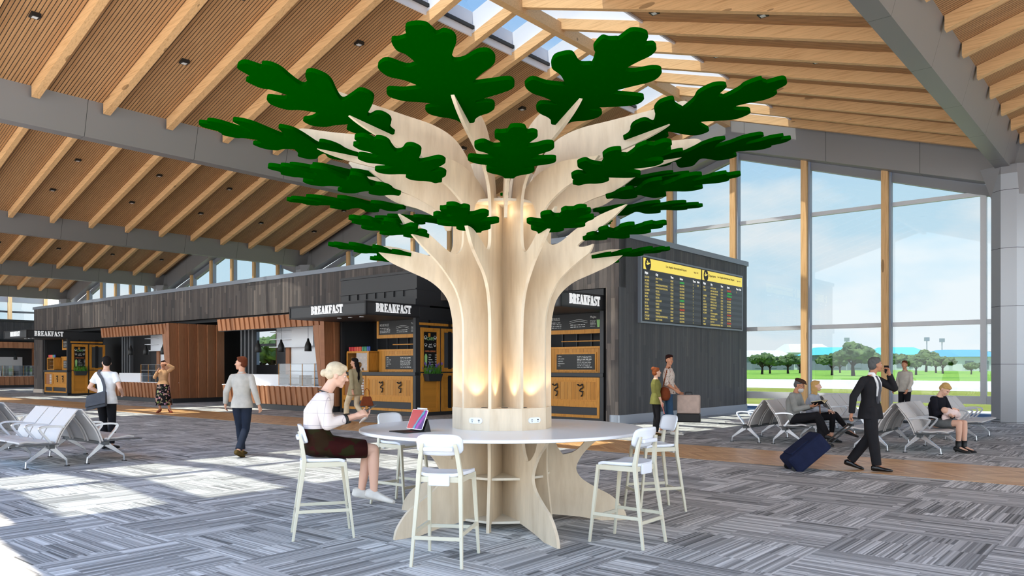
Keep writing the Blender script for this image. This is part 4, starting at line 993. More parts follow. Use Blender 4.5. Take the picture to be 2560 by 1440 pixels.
principled('txt_red', S((220, 90, 60)), .5, emit=S((220, 90, 60)), es=.3); principled('txt_white', (.85, .85, .85), .5, emit=(.9, .9, .9), es=.4)
principled('txt_black', (.02, .02, .02), .6)
ROWS = [('DL1323', 'NEW YORK', '02:07', 'LANDED', '2', '104'), ('BC2896', 'SFO', '02:22', 'ON TIME', '2', ''), ('CX222', 'SHANGHAI PUDONG', '02:25', 'ON TIME', '8', ''), ('FB7957', 'SHANGHAI PUDONG', '02:40', 'ON TIME', '8', ''),
        ('OZ2089', 'SEOUL', '02:54', 'ON TIME', '8', ''), ('KE208', 'TOKYO', '02:55', 'ON TIME', '1', ''), ('BR16', 'SEOUL', '02:59', 'LANDED', '1', ''), ('TK1833', 'OAKLAND', '03:15', 'ON TIME', '1', ''), ('BR16', 'SEOUL', '03:15', 'ON TIME', '1', ''),
        ('BA100', 'TAIPEI', '03:00', 'DELAYED', '1', ''), ('TK1874', 'OAKLAND', '03:32', 'ON TIME', '1', ''), ('BR712', 'TOKYO', '03:41', 'ON TIME', '1', ''), ('CX1087', 'SHANGHAI PUDONG', '03:39', 'ON TIME', '1', ''), ('VA1234', 'NEW YORK', '04:07', 'ON TIME', '1', '')]
ROWS2 = [('NZ2', 'AUCKLAND', '21:55', 'DELAYED', '2', ''), ('TA587', 'SAN SALVADOR', '22:23', 'DEPARTED', '', ''), ('', 'SAN SALVADOR', '22:33', 'DEPARTED', '', ''), ('AA7005', 'HONOLULU', '22:30', 'DELAYED', '', ''), ('HA9', 'HONOLULU', '22:50', 'ON TIME', '', ''),
         ('AV321', 'MEXICO CITY', '22:53', 'ON TIME', '', ''), ('AA1015', 'ANCHORAGE', '22:55', 'ON TIME', '', ''), ('AA7003', 'HONOLULU', '23:10', 'ON TIME', '', ''), ('PK1009', 'APIA', '23:15', 'ON TIME', '', ''), ('AC5041', 'GUADALAJARA', '23:15', 'DELAYED', '', ''),
         ('', 'CHICAGO', '23:20', 'ON TIME', '', ''), ('TA1001', 'INDIANAPOLIS', '23:25', 'ON TIME', '', ''), ('UA7', 'SEATTLE', '23:30', 'DELAYED', '', ''), ('VS007', 'SHANGHAI PUDONG', '00:15', 'ON TIME', '', '')]
for hi, (y0, y1, rows, title) in enumerate(((B0+.12, B0+half-.04, ROWS, 'Arrivals'), (B0+half+.04, B1-.1, ROWS2, 'Departures'))):
    wd = y1-y0; hh = H_*.18; top = ZT-.08
    pn_ = MB().box(.105, .112, y0, y1, top-H_, top).build('screen_panel', 'board_dark', bd)
    MB().box(.112, .116, y0, y1, top-hh, top).build('header_band', 'board_yellow', pn_)
    rh = (H_-hh-.17)/14; m_ = MB()
    for q in range(0, 14, 2): m_.box(.112, .115, y0, y1, top-hh-.17-(q+1)*rh, top-hh-.17-q*rh)
    m_.build('row_stripe', 'board_row', pn_)
    R3 = (math.pi/2, 0, math.pi/2)
    MB().prism([(.16*math.cos(a*.3927), .19*math.sin(a*.3927)) for a in range(16)], .004, planeM((.118, y0+.25, top-hh*.5), (0, 1, 0))).build('plane_badge', 'txt_black', pn_)
    MB().prism([(-.10, .03), (-.03, .02), (-.08, .10), (-.05, .10), (.03, .03), (.10, .05), (.11, .03), (.0, -.02), (-.06, -.03), (-.10, .0)], .003, planeM((.121, y0+.25, top-hh*.5), (0, 1, 0))).build('plane_mark', 'board_yellow', pn_)
    if hi: text_obj('title', title, .11, 'txt_black', pn_, (.118, y0+.45, top-hh*.55), R3)
    text_obj('airport_name', 'Los Angeles International Airport', .095, 'txt_black', pn_, (.118, y0+wd*.36, top-hh*.5), R3)
    text_obj('page_note', 'Page 1 of 2', .065, 'txt_black', pn_, (.118, y0+wd*.86, top-hh*.5), R3)
    colx = [.02, .19, .44, .60, .84, .92]
    for cx_, hd in zip(colx, ('Flight', 'City', 'Time', 'Status', 'Term', 'Gate')): text_obj('column_heading', hd, .09, 'txt_white', pn_, (.118, y0+wd*cx_, top-hh-.13), R3, bold=.003, sx=.9)
    sp_ = rh/TS
    for ci in (0, 1, 2, 4, 5):
        body = '\n'.join(r_[ci] if r_[ci] else ' ' for r_ in rows)
        if not body.strip(): continue
        text_obj('lettering', body, TS, 'txt_yellow', pn_, (.118, y0+wd*colx[ci], top-hh-.17-rh*.8), R3, spacing=sp_, sx=.95)
    for mat, keys in (('txt_yellow', ('ON TIME',)), ('txt_green', ('LANDED', 'DEPARTED')), ('txt_red', ('DELAYED',))):
        body = '\n'.join(r_[3] if r_[3] in keys else ' ' for r_ in rows)
        if body.strip(): text_obj('lettering', body, TS, mat, pn_, (.118, y0+wd*colx[3], top-hh-.17-rh*.8), R3, spacing=sp_, sx=.95)
# ================================================================ people
principled('skin_fair', S((222, 176, 152)), .5, spec=.3); principled('skin_tan', S((190, 134, 104)), .5, spec=.3); principled('skin_mid', S((206, 152, 124)), .5, spec=.3)
def cloth(name, col, var=.12, rough=.85, sc=6):
    m = principled(name, col, rough, spec=.15); nt, b = pn(m)
    nt.links.new(rampn(nt, noisen(nt, coords(nt), sc, 3, .5), [(.35, tuple(c*(1-var) for c in col)), (.65, tuple(min(1, c*(1+var)) for c in col))]), b.inputs['Base Color']); return m
for n_, c_ in (('hair_black', (26, 22, 22)), ('hair_brown', (92, 46, 26)), ('hair_darkbrown', (44, 22, 18)), ('hair_red', (140, 76, 44)), ('hair_blonde', (190, 152, 96)), ('hair_silver', (204, 186, 158)), ('hair_grey', (92, 92, 92)), ('beard_white', (205, 200, 196)),
               ('white_tee', (240, 240, 240)), ('oat_shirt', (186, 179, 170)), ('dark_jeans', (34, 40, 54)), ('black_pants', (30, 29, 32)), ('suit', (38, 37, 40)), ('tie_grey', (84, 84, 90)), ('camel_knit', (186, 144, 106)), ('beige_coat', (166, 152, 120)),
               ('cream_pants', (216, 196, 164)), ('olive_shirt', (118, 116, 62)), ('blue_jeans', (58, 84, 112)), ('grey_knit', (140, 140, 136)), ('grey_blazer', (160, 164, 174)), ('navy_top', (24, 24, 32)), ('grey_skirt', (104, 106, 106)), ('pink_wrap', (232, 206, 200)),
               ('brown_leather', (120, 60, 34)), ('tan_bag', (196, 174, 162)), ('olive_shoe', (78, 62, 30)), ('white_shoe', (222, 216, 208)), ('rust_boot', (130, 60, 44)), ('navy_case', (30, 36, 62)), ('bag_grey', (86, 88, 94)), ('cap_brown', (70, 50, 40)), ('page', (206, 190, 150)), ('cane_wood', (130, 80, 50)), ('pinkish', (220, 130, 120))):
    cloth(n_, S(c_), .10, sc=8 if 'hair' not in n_ else 30)
def patterned(name, basec, cols, sc, thr):
    m = principled(name, basec, .85, spec=.15); nt, b = pn(m)
    v = nt.nodes.new('ShaderNodeTexVoronoi'); v.inputs['Scale'].default_value = sc
    w_ = coords(nt); nz_ = nt.nodes.new('ShaderNodeTexNoise'); nz_.inputs['Scale'].default_value = sc*1.4; nt.links.new(w_, nz_.inputs['Vector'])
    mx = nt.nodes.new('ShaderNodeMixRGB'); mx.inputs[0].default_value = .12; nt.links.new(w_, mx.inputs[1]); nt.links.new(nz_.outputs['Color'], mx.inputs[2]); nt.links.new(mx.outputs[0], v.inputs['Vector'])
    r = rampn(nt, sepn(nt, v.outputs['Color'])[0], [(i/max(1, len(cols)-1), c) for i, c in enumerate(cols)])
    nt.links.new(mixc(nt, mnode(nt, 'LESS_THAN', v.outputs['Distance'], thr), basec, r), b.inputs['Base Color']); return m
patterned('floral_skirt', S((14, 13, 16)), [S((120, 140, 70)), S((150, 110, 140)), S((180, 130, 120)), S((90, 110, 80))], 13, .42)
patterned('floral_blouse', S((208, 194, 184)), [S((150, 70, 60)), S((90, 84, 70)), S((200, 150, 140))], 22, .30)
patterned('dark_skirt', S((36, 34, 10)), [S((52, 10, 8)), S((44, 8, 6)), S((36, 34, 10))], 9, .7)
m = principled('plaid_blouse', S((226, 212, 206)), .85, spec=.15); nt, b = pn(m); s = sepn(nt, coords(nt))
l1 = mnode(nt, 'LESS_THAN', mnode(nt, 'FRACT', mnode(nt, 'DIVIDE', mnode(nt, 'ADD', s[2], .02), .115)), .04); l2 = mnode(nt, 'LESS_THAN', mnode(nt, 'FRACT', mnode(nt, 'DIVIDE', mnode(nt, 'ADD', mnode(nt, 'ADD', s[1], s[0]), 5.0), .13)), .04)
nt.links.new(mixc(nt, mnode(nt, 'MAXIMUM', l1, l2), S((226, 212, 206)), S((188, 174, 174))), b.inputs['Base Color'])
principled('eye_dark', (.03, .02, .02), .3); principled('eye_white', (.8, .8, .8), .3); principled('lips', S((176, 96, 88)), .5)
VV = Vector
def cap_(m_, p0, r0, p1, r1, seg=12, round0=True, round1=True):
    """tapered capsule with optional flat ends"""
    p0 = VV(p0); p1 = VV(p1); ax = p1-p0; l_ = ax.length
    if l_ < 1e-5: return
    ax /= l_; u = ax.orthogonal().normalized(); w_ = ax.cross(u); R = []
    prof = []
    if round0: prof += [(-r0*math.cos(a), r0*math.sin(a)) for a in (.25, .7, 1.15)]
    prof += [(0, r0), (l_, r1)]
    if round1: prof += [(l_+r1*math.cos(a), r1*math.sin(a)) for a in (1.15, .7, .25)]
    m_.loft([[tuple(p0+ax*t+(u*math.cos(2*math.pi*k/seg)+w_*math.sin(2*math.pi*k/seg))*r) for k in range(seg)] for t, r in prof])
def chain(m_, pts, rs, r0=True, r1=True):
    for i in range(len(pts)-1): cap_(m_, pts[i], rs[i], pts[i+1], rs[i+1], round0=(r0 if i == 0 else True), round1=(r1 if i == len(pts)-2 else True))
def tor(m_, secs, seg=20):
    """secs: (center, side vec, fwd vec, rx, ry)"""
    rings = []
    for c, s_, f_, rx, ry in secs:
        c = VV(c); s_ = VV(s_).normalized(); f_ = VV(f_); f_ = (f_-s_*f_.dot(s_)).normalized(); rg = []
        for k in range(seg):
            a = 2*math.pi*k/seg; ca, sa = math.cos(a), math.sin(a); e = .85
            rg.append(tuple(c+s_*rx*math.copysign(abs(ca)**e, ca)+f_*ry*math.copysign(abs(sa)**e, sa)))
        rings.append(rg)
    m_.loft(rings)
def hand(m_, w_, d, n, side, curl=.5, sc=1.0, hold=None):
    """w wrist, d hand direction, n palm normal (palm looks along n), side +1: thumb on d x n side"""
    d = VV(d).normalized(); n = VV(n); n = (n-d*n.dot(d)).normalized(); s_ = d.cross(n).normalized()*side; w_ = VV(w_)
    cap_(m_, w_, .026*sc, w_+d*.03*sc, .028*sc)
    for q in range(4):
        off = (-.030+.020*q)*sc
        base = w_+d*.085*sc+s_*off-n*.002; cap_(m_, w_+d*.02*sc+s_*off*.6, .015*sc, base, .0115*sc)
        ln = (.062, .074, .078, .068)[q]*sc; a1 = curl*(.75+.06*(3-q)); a2 = curl*1.7+.1; a3 = curl*2.4+.15
        p1 = base+(d*math.cos(a1)+n*math.sin(a1))*ln*.46; p2 = p1+(d*math.cos(a2)+n*math.sin(a2))*ln*.32; p3 = p2+(d*math.cos(a3)+n*math.sin(a3))*ln*.26
        cap_(m_, base, .0100*sc, p1, .0092*sc, 8); cap_(m_, p1, .0092*sc, p2, .0085*sc, 8); cap_(m_, p2, .0085*sc, p3, .0072*sc, 8)
    b0 = w_+d*.028*sc+s_*.022*sc+n*.006*sc; b1 = b0+(d*.55+s_*.75+n*.45).normalized()*.040*sc; b2 = b1+(d*.85+s_*.25+n*(.3+.5*curl)).normalized()*.036*sc
    cap_(m_, b0, .016*sc, b1, .0115*sc, 8); cap_(m_, b1, .0115*sc, b2, .009*sc, 8)
def headpart(m_, c, f, u, sc=1.0):
    f = VV(f).normalized(); u = VV(u); u = (u-f*u.dot(f)).normalized(); s_ = f.cross(u)
    R = Matrix(((s_.x, f.x, u.x), (s_.y, f.y, u.y), (s_.z, f.z, u.z))); c = VV(c)
    P = lambda x, y, z: c+(s_*x+f*y+u*z)*sc
    E = lambda p, r: m_.ell(P(*p), tuple(q*sc for q in r), R, 3)
    E((0, -.012, .030), (.074, .094, .088)); E((0, .016, -.012), (.064, .078, .075)); E((0, .030, -.055), (.050, .056, .050)); E((0, .066, -.088), (.026, .024, .022))
    E((0, .075, .028), (.050, .018, .012)); E((.034, .062, -.028), (.022, .024, .022)); E((-.034, .062, -.028), (.022, .024, .022))
    cap_(m_, P(0, .084, .018), .007*sc, P(0, .112, -.022), .0135*sc, 8); E((0, .094, -.028), (.017, .012, .009))
    E((0, .088, -.055), (.022, .010, .006)); E((0, .086, -.065), (.019, .010, .006))
    for q in (1, -1): E((.074*q, -.006, -.008), (.008, .018, .030))
    return P, R
def face_bits(body, P, R, sc, lips='lips', brow='hair_brown', far=False):
    if far: return
    for q in (1, -1):
        MB().ell(P(.031*q, .0765, .006), (.0125*sc, .008*sc, .0062*sc), R, 2).build('eye', 'eye_white', body, smooth=True)
        MB().ell(P(.031*q, .0830, .006), (.0055*sc, .004*sc, .0055*sc), R, 2).build('iris', 'eye_dark', body, smooth=True)
        m_ = MB(); m_.tube([P(.016*q, .092, .024), P(.032*q, .091, .030), P(.050*q, .080, .024)], [.003*sc, .0036*sc, .002*sc], 6); m_.build('eyebrow', brow, body, smooth=True)
    m_ = MB(); m_.ell(P(0, .0965, -.060), (.020*sc, .005*sc, .0058*sc), R, 2); m_.build('mouth', lips, body, smooth=True)
def shoe(m_, an, d, up=None, h=.07, ln=1.0, heel=0):
    an = VV(an); d = VV(d).normalized(); up = VV(up) if up else VV((0, 0, 1)); up = (up-d*up.dot(d)).normalized(); s_ = d.cross(up)
    secs = [(-.08, .028, .012, .075), (-.05, .042, .0, .095), (.02, .045, .0, .092), (.08, .049, .0, .070), (.14, .052, .0, .054), (.19, .044, .0, .046), (.22, .020, .004, .034)]
    rings = []
    for (t, wd, lo, hi) in secs:
        lift = heel*max(0, (.10-t)/.16) if heel else 0
        c = an+d*t*ln-up*h
        rings.append([tuple(c+s_*(wd*math.cos(a))+up*((lo+hi)/2+lift+((hi-lo)/2)*math.copysign(abs(math.sin(a))**.7, math.sin(a)))) for a in [2*math.pi*k/12 for k in range(12)]])
    m_.loft(rings)
    if heel: cap_(m_, an-d*.045*ln-up*(h-heel), .016, an-d*.045*ln-up*(h), .008, 8, False, False)
def person(loc, rz, label, J, P_):
    """J joints in local metres (y ahead); P_ looks"""
    k = P_.get('scale', 1.0); root = empty('person', loc, rz, label, 'person'); root.scale = (k, k, k)
    far = P_.get('far', False); vx = .011 if far else .0075
    sk = P_.get('skin', 'skin_mid'); B = MB()
    side = VV(J.get('side', (1, 0, 0))); fwd = VV(J.get('fwd', (0, 1, 0)))
    pel, wai, che, nek = [VV(J[q]) for q in ('pelvis', 'waist', 'chest', 'neck')]
    hs = P_.get('fem', False); sw = .150 if hs else .170; ps = VV(J.get('pside', side)); pf = VV(J.get('pfwd', fwd))
    up_ = (nek-che).normalized(); shc = che+(nek-che)*.62
    def torsecs(t):
        return [(pel+(pel-wai).normalized()*(.015 if 'pfwd' in J else .07), ps, pf, .13+t, (.07 if 'pfwd' in J else .10)+t), (pel, ps, pf, (.168 if hs else .16)+t, .115+t), ((pel+wai)/2, side, fwd, (.155 if hs else .15)+t, .105+t), (wai, side, fwd, (.115 if hs else .132)+t, .090+t),
                (che, side, fwd, (.145 if hs else .160)+t, .112+t), ((che+shc)/2, side, fwd, (.148 if hs else .166)+t, .104+t), (shc+up_*.01, side, fwd, sw-.02+t, .078+t), (nek-up_*.015, side, fwd, .085+t, .062+t), (nek+up_*.02, side, fwd, .055+t, .052+t)]
    tor(B, torsecs(0))
    hc = VV(J['head']); hf = VV(J.get('face', (0, 1, 0))); hu = VV(J.get('hup', (0, 0, 1)))
    cap_(B, nek-up_*.03, .056, hc-hu.normalized()*.05-hf.normalized()*.012, .050)
    hsz = P_.get('head', .98); Pf, Rf = headpart(B, hc, hf, hu, hsz)
    for s_ in ('L', 'R'):
        sh, el, wr = [VV(J[q+s_]) for q in ('sh', 'el', 'wr')]
        cap_(B, nek-up_*.03, .045, sh, .040)
        chain(B, [sh, (sh+el)/2, el], [.044, .043, .036]); chain(B, [el, (el*.7+wr*.3), wr], [.037, .038, .024])
        hd = J.get('hd'+s_, tuple((wr-el).normalized())); hn = J.get('hn'+s_, (0, 1, 0))
        hand(B, wr, hd, hn, J.get('th'+s_, 1), J.get('cu'+s_, .45), .95)
        hp, kn, an = [VV(J[q+s_]) for q in ('hip', 'kn', 'an')]
        chain(B, [hp, (hp*.55+kn*.45), kn], [.084, .075, .054]); chain(B, [kn, kn*.68+an*.32, an], [.052, .054, .034])
        fd = VV(J.get('ft'+s_, (0, 1, 0))).normalized(); fu = J.get('fu'+s_)
        cap_(B, an, .034, an+fd*.10-VV((0, 0, .035)), .028); cap_(B, an+fd*.10-VV((0, 0, .035)), .028, an+fd*.16-VV((0, 0, .045)), .018)
    body = B.build('body', sk, root, smooth=True, remesh=vx, smit=2)
    face_bits(body, Pf, Rf, hsz, brow=P_.get('brow', 'hair_brown'), far=far)
    # ---- clothes
    cv = vx*1.35
    if 'top' in P_:
        mt, slv, hem, t = P_['top']; t *= .6        # material, sleeve fraction (0..2), hem length below pelvis, looseness
        m_ = MB(); sec = torsecs(t)[2:-1]; lo = []
        if hem > 0: lo = [(pel+(pel-wai).normalized()*hem, ps, pf, (.170 if hs else .165)+t*1.3+hem*.12, .118+t*1.3+hem*.10), (pel, ps, pf, .166+t*1.2, .117+t*1.2)]
        tor(m_, lo+sec)
        for s_ in ('L', 'R'):
            sh, el, wr = [VV(J[q+s_]) for q in ('sh', 'el', 'wr')]; ts = t*.6+.004
            cap_(m_, nek-up_*.045, .046+ts*.6, sh, .044+ts*.6)
            cap_(m_, sh, .047+ts, sh+(el-sh)*min(1, slv), (.042 if slv >= .9 else .050)+ts, round1=slv >= 1)
            if slv > 1: cap_(m_, el, .042+ts, el+(wr-el)*(slv-1), .031+ts, round1=False)
        m_.build(P_.get('topname', 'shirt'), mt, root, smooth=True, remesh=cv, smit=3)
        if P_.get('collar'):
            m_ = MB(); tor(m_, [(nek-up_*.01, side, fwd, .066, .062), (nek+up_*.018, side, fwd, .061, .058)]); m_.build('collar', P_['collar'], root, smooth=True)
    if 'pants' in P_:
        mt, ln, t = P_['pants']; m_ = MB(); tor(m_, torsecs(t)[0:3])
        for s_ in ('L', 'R'):
            hp, kn, an = [VV(J[q+s_]) for q in ('hip', 'kn', 'an')]
            chain(m_, [hp, (hp*.55+kn*.45), kn], [.090+t, .080+t, .060+t]); chain(m_, [kn, kn*.68+an*.32], [.062+t, .062+t]); cap_(m_, kn*.68+an*.32, .062+t, kn+(an-kn)*min(ln, .97), (.056 if t > .004 else .048)+t*.8, round1=False)
        m_.build('trousers', mt, root, smooth=True, remesh=cv, smit=3)
    if 'skirt' in P_:
        mt, secs = P_['skirt']; m_ = MB(); tor(m_, [(c, ps, f_, rx, ry) for c, f_, rx, ry in secs], 28); m_.build('skirt', mt, root, smooth=True, remesh=cv, smit=3)
    if 'shoes' in P_:
        mt, heel = P_['shoes']
        for s_ in ('L', 'R'):
            m_ = MB(); shoe(m_, J['an'+s_], J.get('ft'+s_, (0, 1, 0)), J.get('fu'+s_), P_.get('ankle', .075), 1.0, heel); m_.build('shoe', mt, root, smooth=True, remesh=.007, smit=1)
    if 'hair' in P_:
        mt, blobs = P_['hair']; m_ = MB()
        for (x, y, z, rx, ry, rz_) in blobs: m_.ell(Pf(x, y, z), (rx*hsz, ry*hsz, rz_*hsz), Rf, 3)
        h_ = m_.build('hair', mt, root, smooth=True, remesh=.007, smit=2)
    return root, Pf, Rf
SHORT = [(0, -.022, .052, .080, .094, .082), (0, -.050, .0, .074, .062, .075), (0, .03, .098, .058, .05, .026)]
def stand(**k):
    J = dict(pelvis=(0, 0, .96), waist=(0, .0, 1.10), chest=(0, .0, 1.29), neck=(0, -.01, 1.475), head=(0, .015, 1.635),
             shL=(-.168, -.01, 1.395), shR=(.168, -.01, 1.395), elL=(-.225, -.03, 1.13), elR=(.225, -.03, 1.13), wrL=(-.235, .05, .88), wrR=(.235, .05, .88),
             hipL=(-.09, 0, .93), hipR=(.09, 0, .93), knL=(-.10, .03, .50), knR=(.10, .03, .50), anL=(-.10, -.02, .085), anR=(.10, -.02, .085),
             ftL=(-.15, 1, 0), ftR=(.15, 1, 0), hnL=(1, 0, 0), hnR=(-1, 0, 0), thL=-1, thR=1)
    J.update(k); return J
def head_to(rz, gx, gy, gz=0):
    """global facing -> local"""
    v = Matrix.Rotation(-rz, 3, 'Z') @ VV((gx, gy, gz)); return tuple(v)
def at_px(x, Y): return (x-CX)/F*Y
# 1 man in oat shirt walking away
rz = hrz(.10, 1)
J = stand(face=head_to(rz, -1, .12, .02), head=(-.015, .0, 1.635), knL=(-.09, .10, .52), anL=(-.07, .16, .085), knR=(.05, .05, .50), anR=(.02, -.20, .12), ftR=(.1, 1, -.35), fuR=(0, .35, 1),
          elL=(-.27, -.04, 1.14), wrL=(-.33, .06, .92), elR=(.255, -.05, 1.14), wrR=(.30, .02, .90), hnL=(.7, .6, 0), hnR=(-.7, .3, 0))
person((at_px(605, 13.7), 13.7, 0), rz, 'person in an untucked oat shirt and dark jeans walking away, head turned left', J,
       dict(skin='skin_mid', top=('oat_shirt', 1.93, .10, .024), collar='oat_shirt', pants=('dark_jeans', .93, .006), shoes=('olive_shoe', 0), hair=('hair_brown', SHORT+[(0, .01, .10, .06, .07, .025)])))
# 2 man in white tee with messenger bag
rz = hrz(.05, 1)
J = stand(face=head_to(rz, -.55, .8, -.25), head=(-.02, .04, 1.62), elL=(-.29, -.06, 1.16), wrL=(-.20, .16, 1.06), elR=(.29, -.06, 1.16), wrR=(.22, .15, 1.05), knL=(-.10, .08, .51), anL=(-.06, .04, .085), knR=(.10, .02, .5))
p2, Pf, Rf = person((at_px(266, 14.9), 14.9, 0), rz, 'person with black hair in a white t-shirt and black trousers, seen from behind', J,
       dict(scale=1.02, skin='skin_fair', top=('white_tee', .62, .10, .030), topname='t_shirt', pants=('black_pants', .93, .006), shoes=('black', 0), hair=('hair_black', SHORT)))
X2, Y2 = at_px(266, 14.9), 14.9
bgm = empty('messenger_bag', (X2-.06, Y2-.25, .0), math.radians(12), 'dark grey messenger bag hanging at the hip of the white t-shirt wearer', 'bag')
MB().hexa([(-.17, -.07, .76), (.18, -.07, .84), (.18, .06, .84), (-.17, .06, .76)], [(-.14, -.05, 1.02), (.17, -.05, 1.12), (.17, .05, 1.12), (-.14, .05, 1.02)]).build('body', 'bag_grey', bgm, bevel=.02)
MB().hexa([(-.17, -.10, .82), (.185, -.10, .90), (.185, -.072, .90), (-.17, -.072, .82)], [(-.15, -.07, 1.035), (.18, -.07, 1.135), (.18, -.05, 1.135), (-.15, -.05, 1.035)]).build('flap', 'bag_grey', bgm, bevel=.012)
m_ = MB()
for a_, b_ in zip([(.15, -.02, 1.10), (.13, .05, 1.20), (.08, .08, 1.35), (.00, .12, 1.46), (-.01, .24, 1.52)], [(.13, .05, 1.20), (.08, .08, 1.35), (.00, .12, 1.46), (-.01, .24, 1.52), (.05, .38, 1.42)]): m_.bar(a_, b_, .012, .05, side=(0, 1, .1))
m_.build('strap', 'bag_grey', bgm)
# 3 woman in floral skirt
rz = hrz(.12, -1)
J = stand(fem=1, face=(.25, 1, .02), shR=(.15, -.01, 1.385), shL=(-.15, -.01, 1.385), elR=(.26, .06, 1.20), wrR=(.12, .17, 1.42), hdR=(-.3, -.2, 1), hnR=(-.9, -.3, 0), elL=(-.34, .05, 1.52), wrL=(-.13, .13, 1.66), hdL=(1, -.1, .2), hnL=(.2, -1, 0),
          anR=(.10, .02, .12), anL=(-.20, -.02, .12), knL=(-.14, .04, .52), ftL=(-.7, 1, 0), cuR=.9)
person((at_px(408, 26.9), 26.9, 0), rz, 'person in a camel sweater and black floral skirt phoning, hand at forehead', J,
       dict(scale=1.02, far=True, fem=True, skin='skin_tan', top=('camel_knit', 1.8, .02, .035), topname='sweater', skirt=('floral_skirt', [((0, 0, 1.06), (0, 1, 0), .135, .11), ((0, 0, .94), (0, 1, 0), .20, .15), ((0, 0, .60), (0, 1, 0), .235, .19), ((-.02, 0, .26), (0, 1, 0), .27, .23)]),
            shoes=('rust_boot', .05), ankle=.11, hair=('hair_darkbrown', SHORT+[(0, -.06, .10, .05, .05, .05)])))
# 4 woman with long dark hair
rz = hrz(-.75, .45)
J = stand(face=head_to(rz, -1, .2), knL=(-.09, .20, .53), anL=(-.08, .24, .085), knR=(.09, .02, .50), anR=(.08, -.26, .17), ftR=(0, 1, -.6), fuR=(0, .6, 1), elR=(.22, -.02, 1.13), wrR=(.22, .10, .92), elL=(-.22, -.08, 1.14), wrL=(-.22, -.12, .90))
person((at_px(887, 21.8), 21.8, 0), rz, 'person with waist long dark hair in a beige coat and cream trousers walking left', J,
       dict(scale=1.04, far=True, fem=True, skin='skin_mid', top=('beige_coat', 1.93, .20, .035), topname='coat', pants=('cream_pants', .9, .012), shoes=('white_shoe', 0),
            hair=('hair_black', SHORT+[(0, -.07, -.06, .085, .055, .10), (0, -.10, -.20, .09, .05, .16), (0, -.11, -.36, .085, .045, .17), (0, -.10, -.50, .06, .035, .10)])))
hb = empty('handbag', (at_px(917, 21.6), 21.6, 0), .3, 'brown leather handbag carried low by the long haired walker', 'bag')
MB().hexa([(-.19, -.08, .50), (.19, -.08, .50), (.19, .08, .50), (-.19, .08, .50)], [(-.11, -.05, .76), (.11, -.05, .76), (.11, .05, .76), (-.11, .05, .76)]).build('body', 'brown_leather', hb, bevel=.02)
MB().tube([(-.08, 0, .75), (-.06, 0, .93), (0, 0, .99), (.06, 0, .93), (.08, 0, .75)], .009, 6).build('handle', 'brown_leather', hb)
# 5 suited man with phone pulling a case
rz = hrz(1, -.6)
J = stand(fwd=(.45, .89, 0), side=(.89, -.45, 0), face=head_to(rz, 1, .12, .06), head=(-.0, .07, 1.625), neck=(0, .02, 1.47), chest=(0, .01, 1.29), shR=(.155, -.08, 1.395), shL=(-.155, .09, 1.395), elR=(.25, -.21, 1.14), wrR=(.25, -.235, .875), hdR=(0, -.3, -1), hnR=(0, .8, -.3), cuR=1.1,
          elL=(-.24, .31, 1.27), wrL=(-.12, .25, 1.49), hdL=(.25, -.25, 1), hnL=(.7, -.6, 0), cuL=.75,
          knR=(.09, .05, .50), anR=(.09, .10, .085), knL=(-.09, -.02, .52), anL=(-.08, -.30, .12), ftL=(0, 1, -.25), fuL=(0, .25, 1), ftR=(0, 1, 0))
SX, SY = at_px(2176, 11.85), 11.85
p5, Pf, Rf = person((SX, SY, 0), rz, 'person in a black suit phoning while pulling a navy suitcase', J,
       dict(scale=.985, skin='skin_tan', top=('suit', 1.93, .16, .034), topname='jacket', pants=('suit', .97, .018), shoes=('black_gloss', 0), hair=('hair_grey', SHORT), brow='hair_grey'))
def front_strip(name, mat, secs, th):
    m_ = MB(); m_.loft([[(-w_, y-th, z), (w_, y-th, z), (w_, y, z), (-w_, y, z)] for z, y, w_ in secs]); o = m_.build(name, mat, p5); o.rotation_euler = (0, 0, math.radians(-27)); return o
front_strip('shirt_front', 'white_tee', [(1.04, .122, .012), (1.15, .138, .030), (1.28, .160, .048), (1.36, .148, .058), (1.43, .112, .062), (1.47, .085, .055)], .05)
front_strip('tie', 'tie_grey', [(1.04, .132, .020), (1.15, .147, .030), (1.28, .168, .028), (1.36, .157, .022), (1.43, .120, .018), (1.46, .100, .022)], .03)
m_ = MB(); tor(m_, [((0, .015, 1.455), (1, 0, 0), (0, 1, 0), .066, .064), ((0, .03, 1.515), (1, 0, 0), (0, 1, 0), .058, .058)]); m_.build('collar', 'white_tee', p5, smooth=True)
sc_ = empty('suitcase', (at_px(1980, 11.95), 11.95, 0), 0, 'navy soft suitcase tilted on its wheels behind the suited person', 'suitcase')
T_ = Matrix.Rotation(math.radians(50), 4, 'Y')
def tc_(p): return (Matrix.Translation((-.06, 0, .05)) @ T_ @ VV(p))
m_ = MB(); m_.loft([[tuple(tc_((x, y*w_, z))) for x, y in ((-.15, -.23), (-.15, .23), (.14, .23), (.14, -.23))] for z, w_ in ((.02, .94), (.08, 1), (.58, 1), (.66, .92))]); m_.build('body', 'navy_case', sc_, bevel=.035, smooth=False)
m_ = MB()
for q in (-1, 1): m_.bar(tc_((.12, q*.10, .45)), tc_((.12, q*.07, 1.13)), .022, .018, side=(0, 1, 0))
m_.bar(tc_((.12, -.09, 1.14)), tc_((.12, .09, 1.14)), .035, .03); m_.build('pull_handle', 'black', sc_)
for q in (-1, 1): MB().lathe([(0, -.015), (.045, -.015), (.045, .015), (0, .015)], seg=14).build('wheel', 'black', sc_, loc=(-.02, q*.16, .045)).rotation_euler = (math.pi/2, 0, 0)
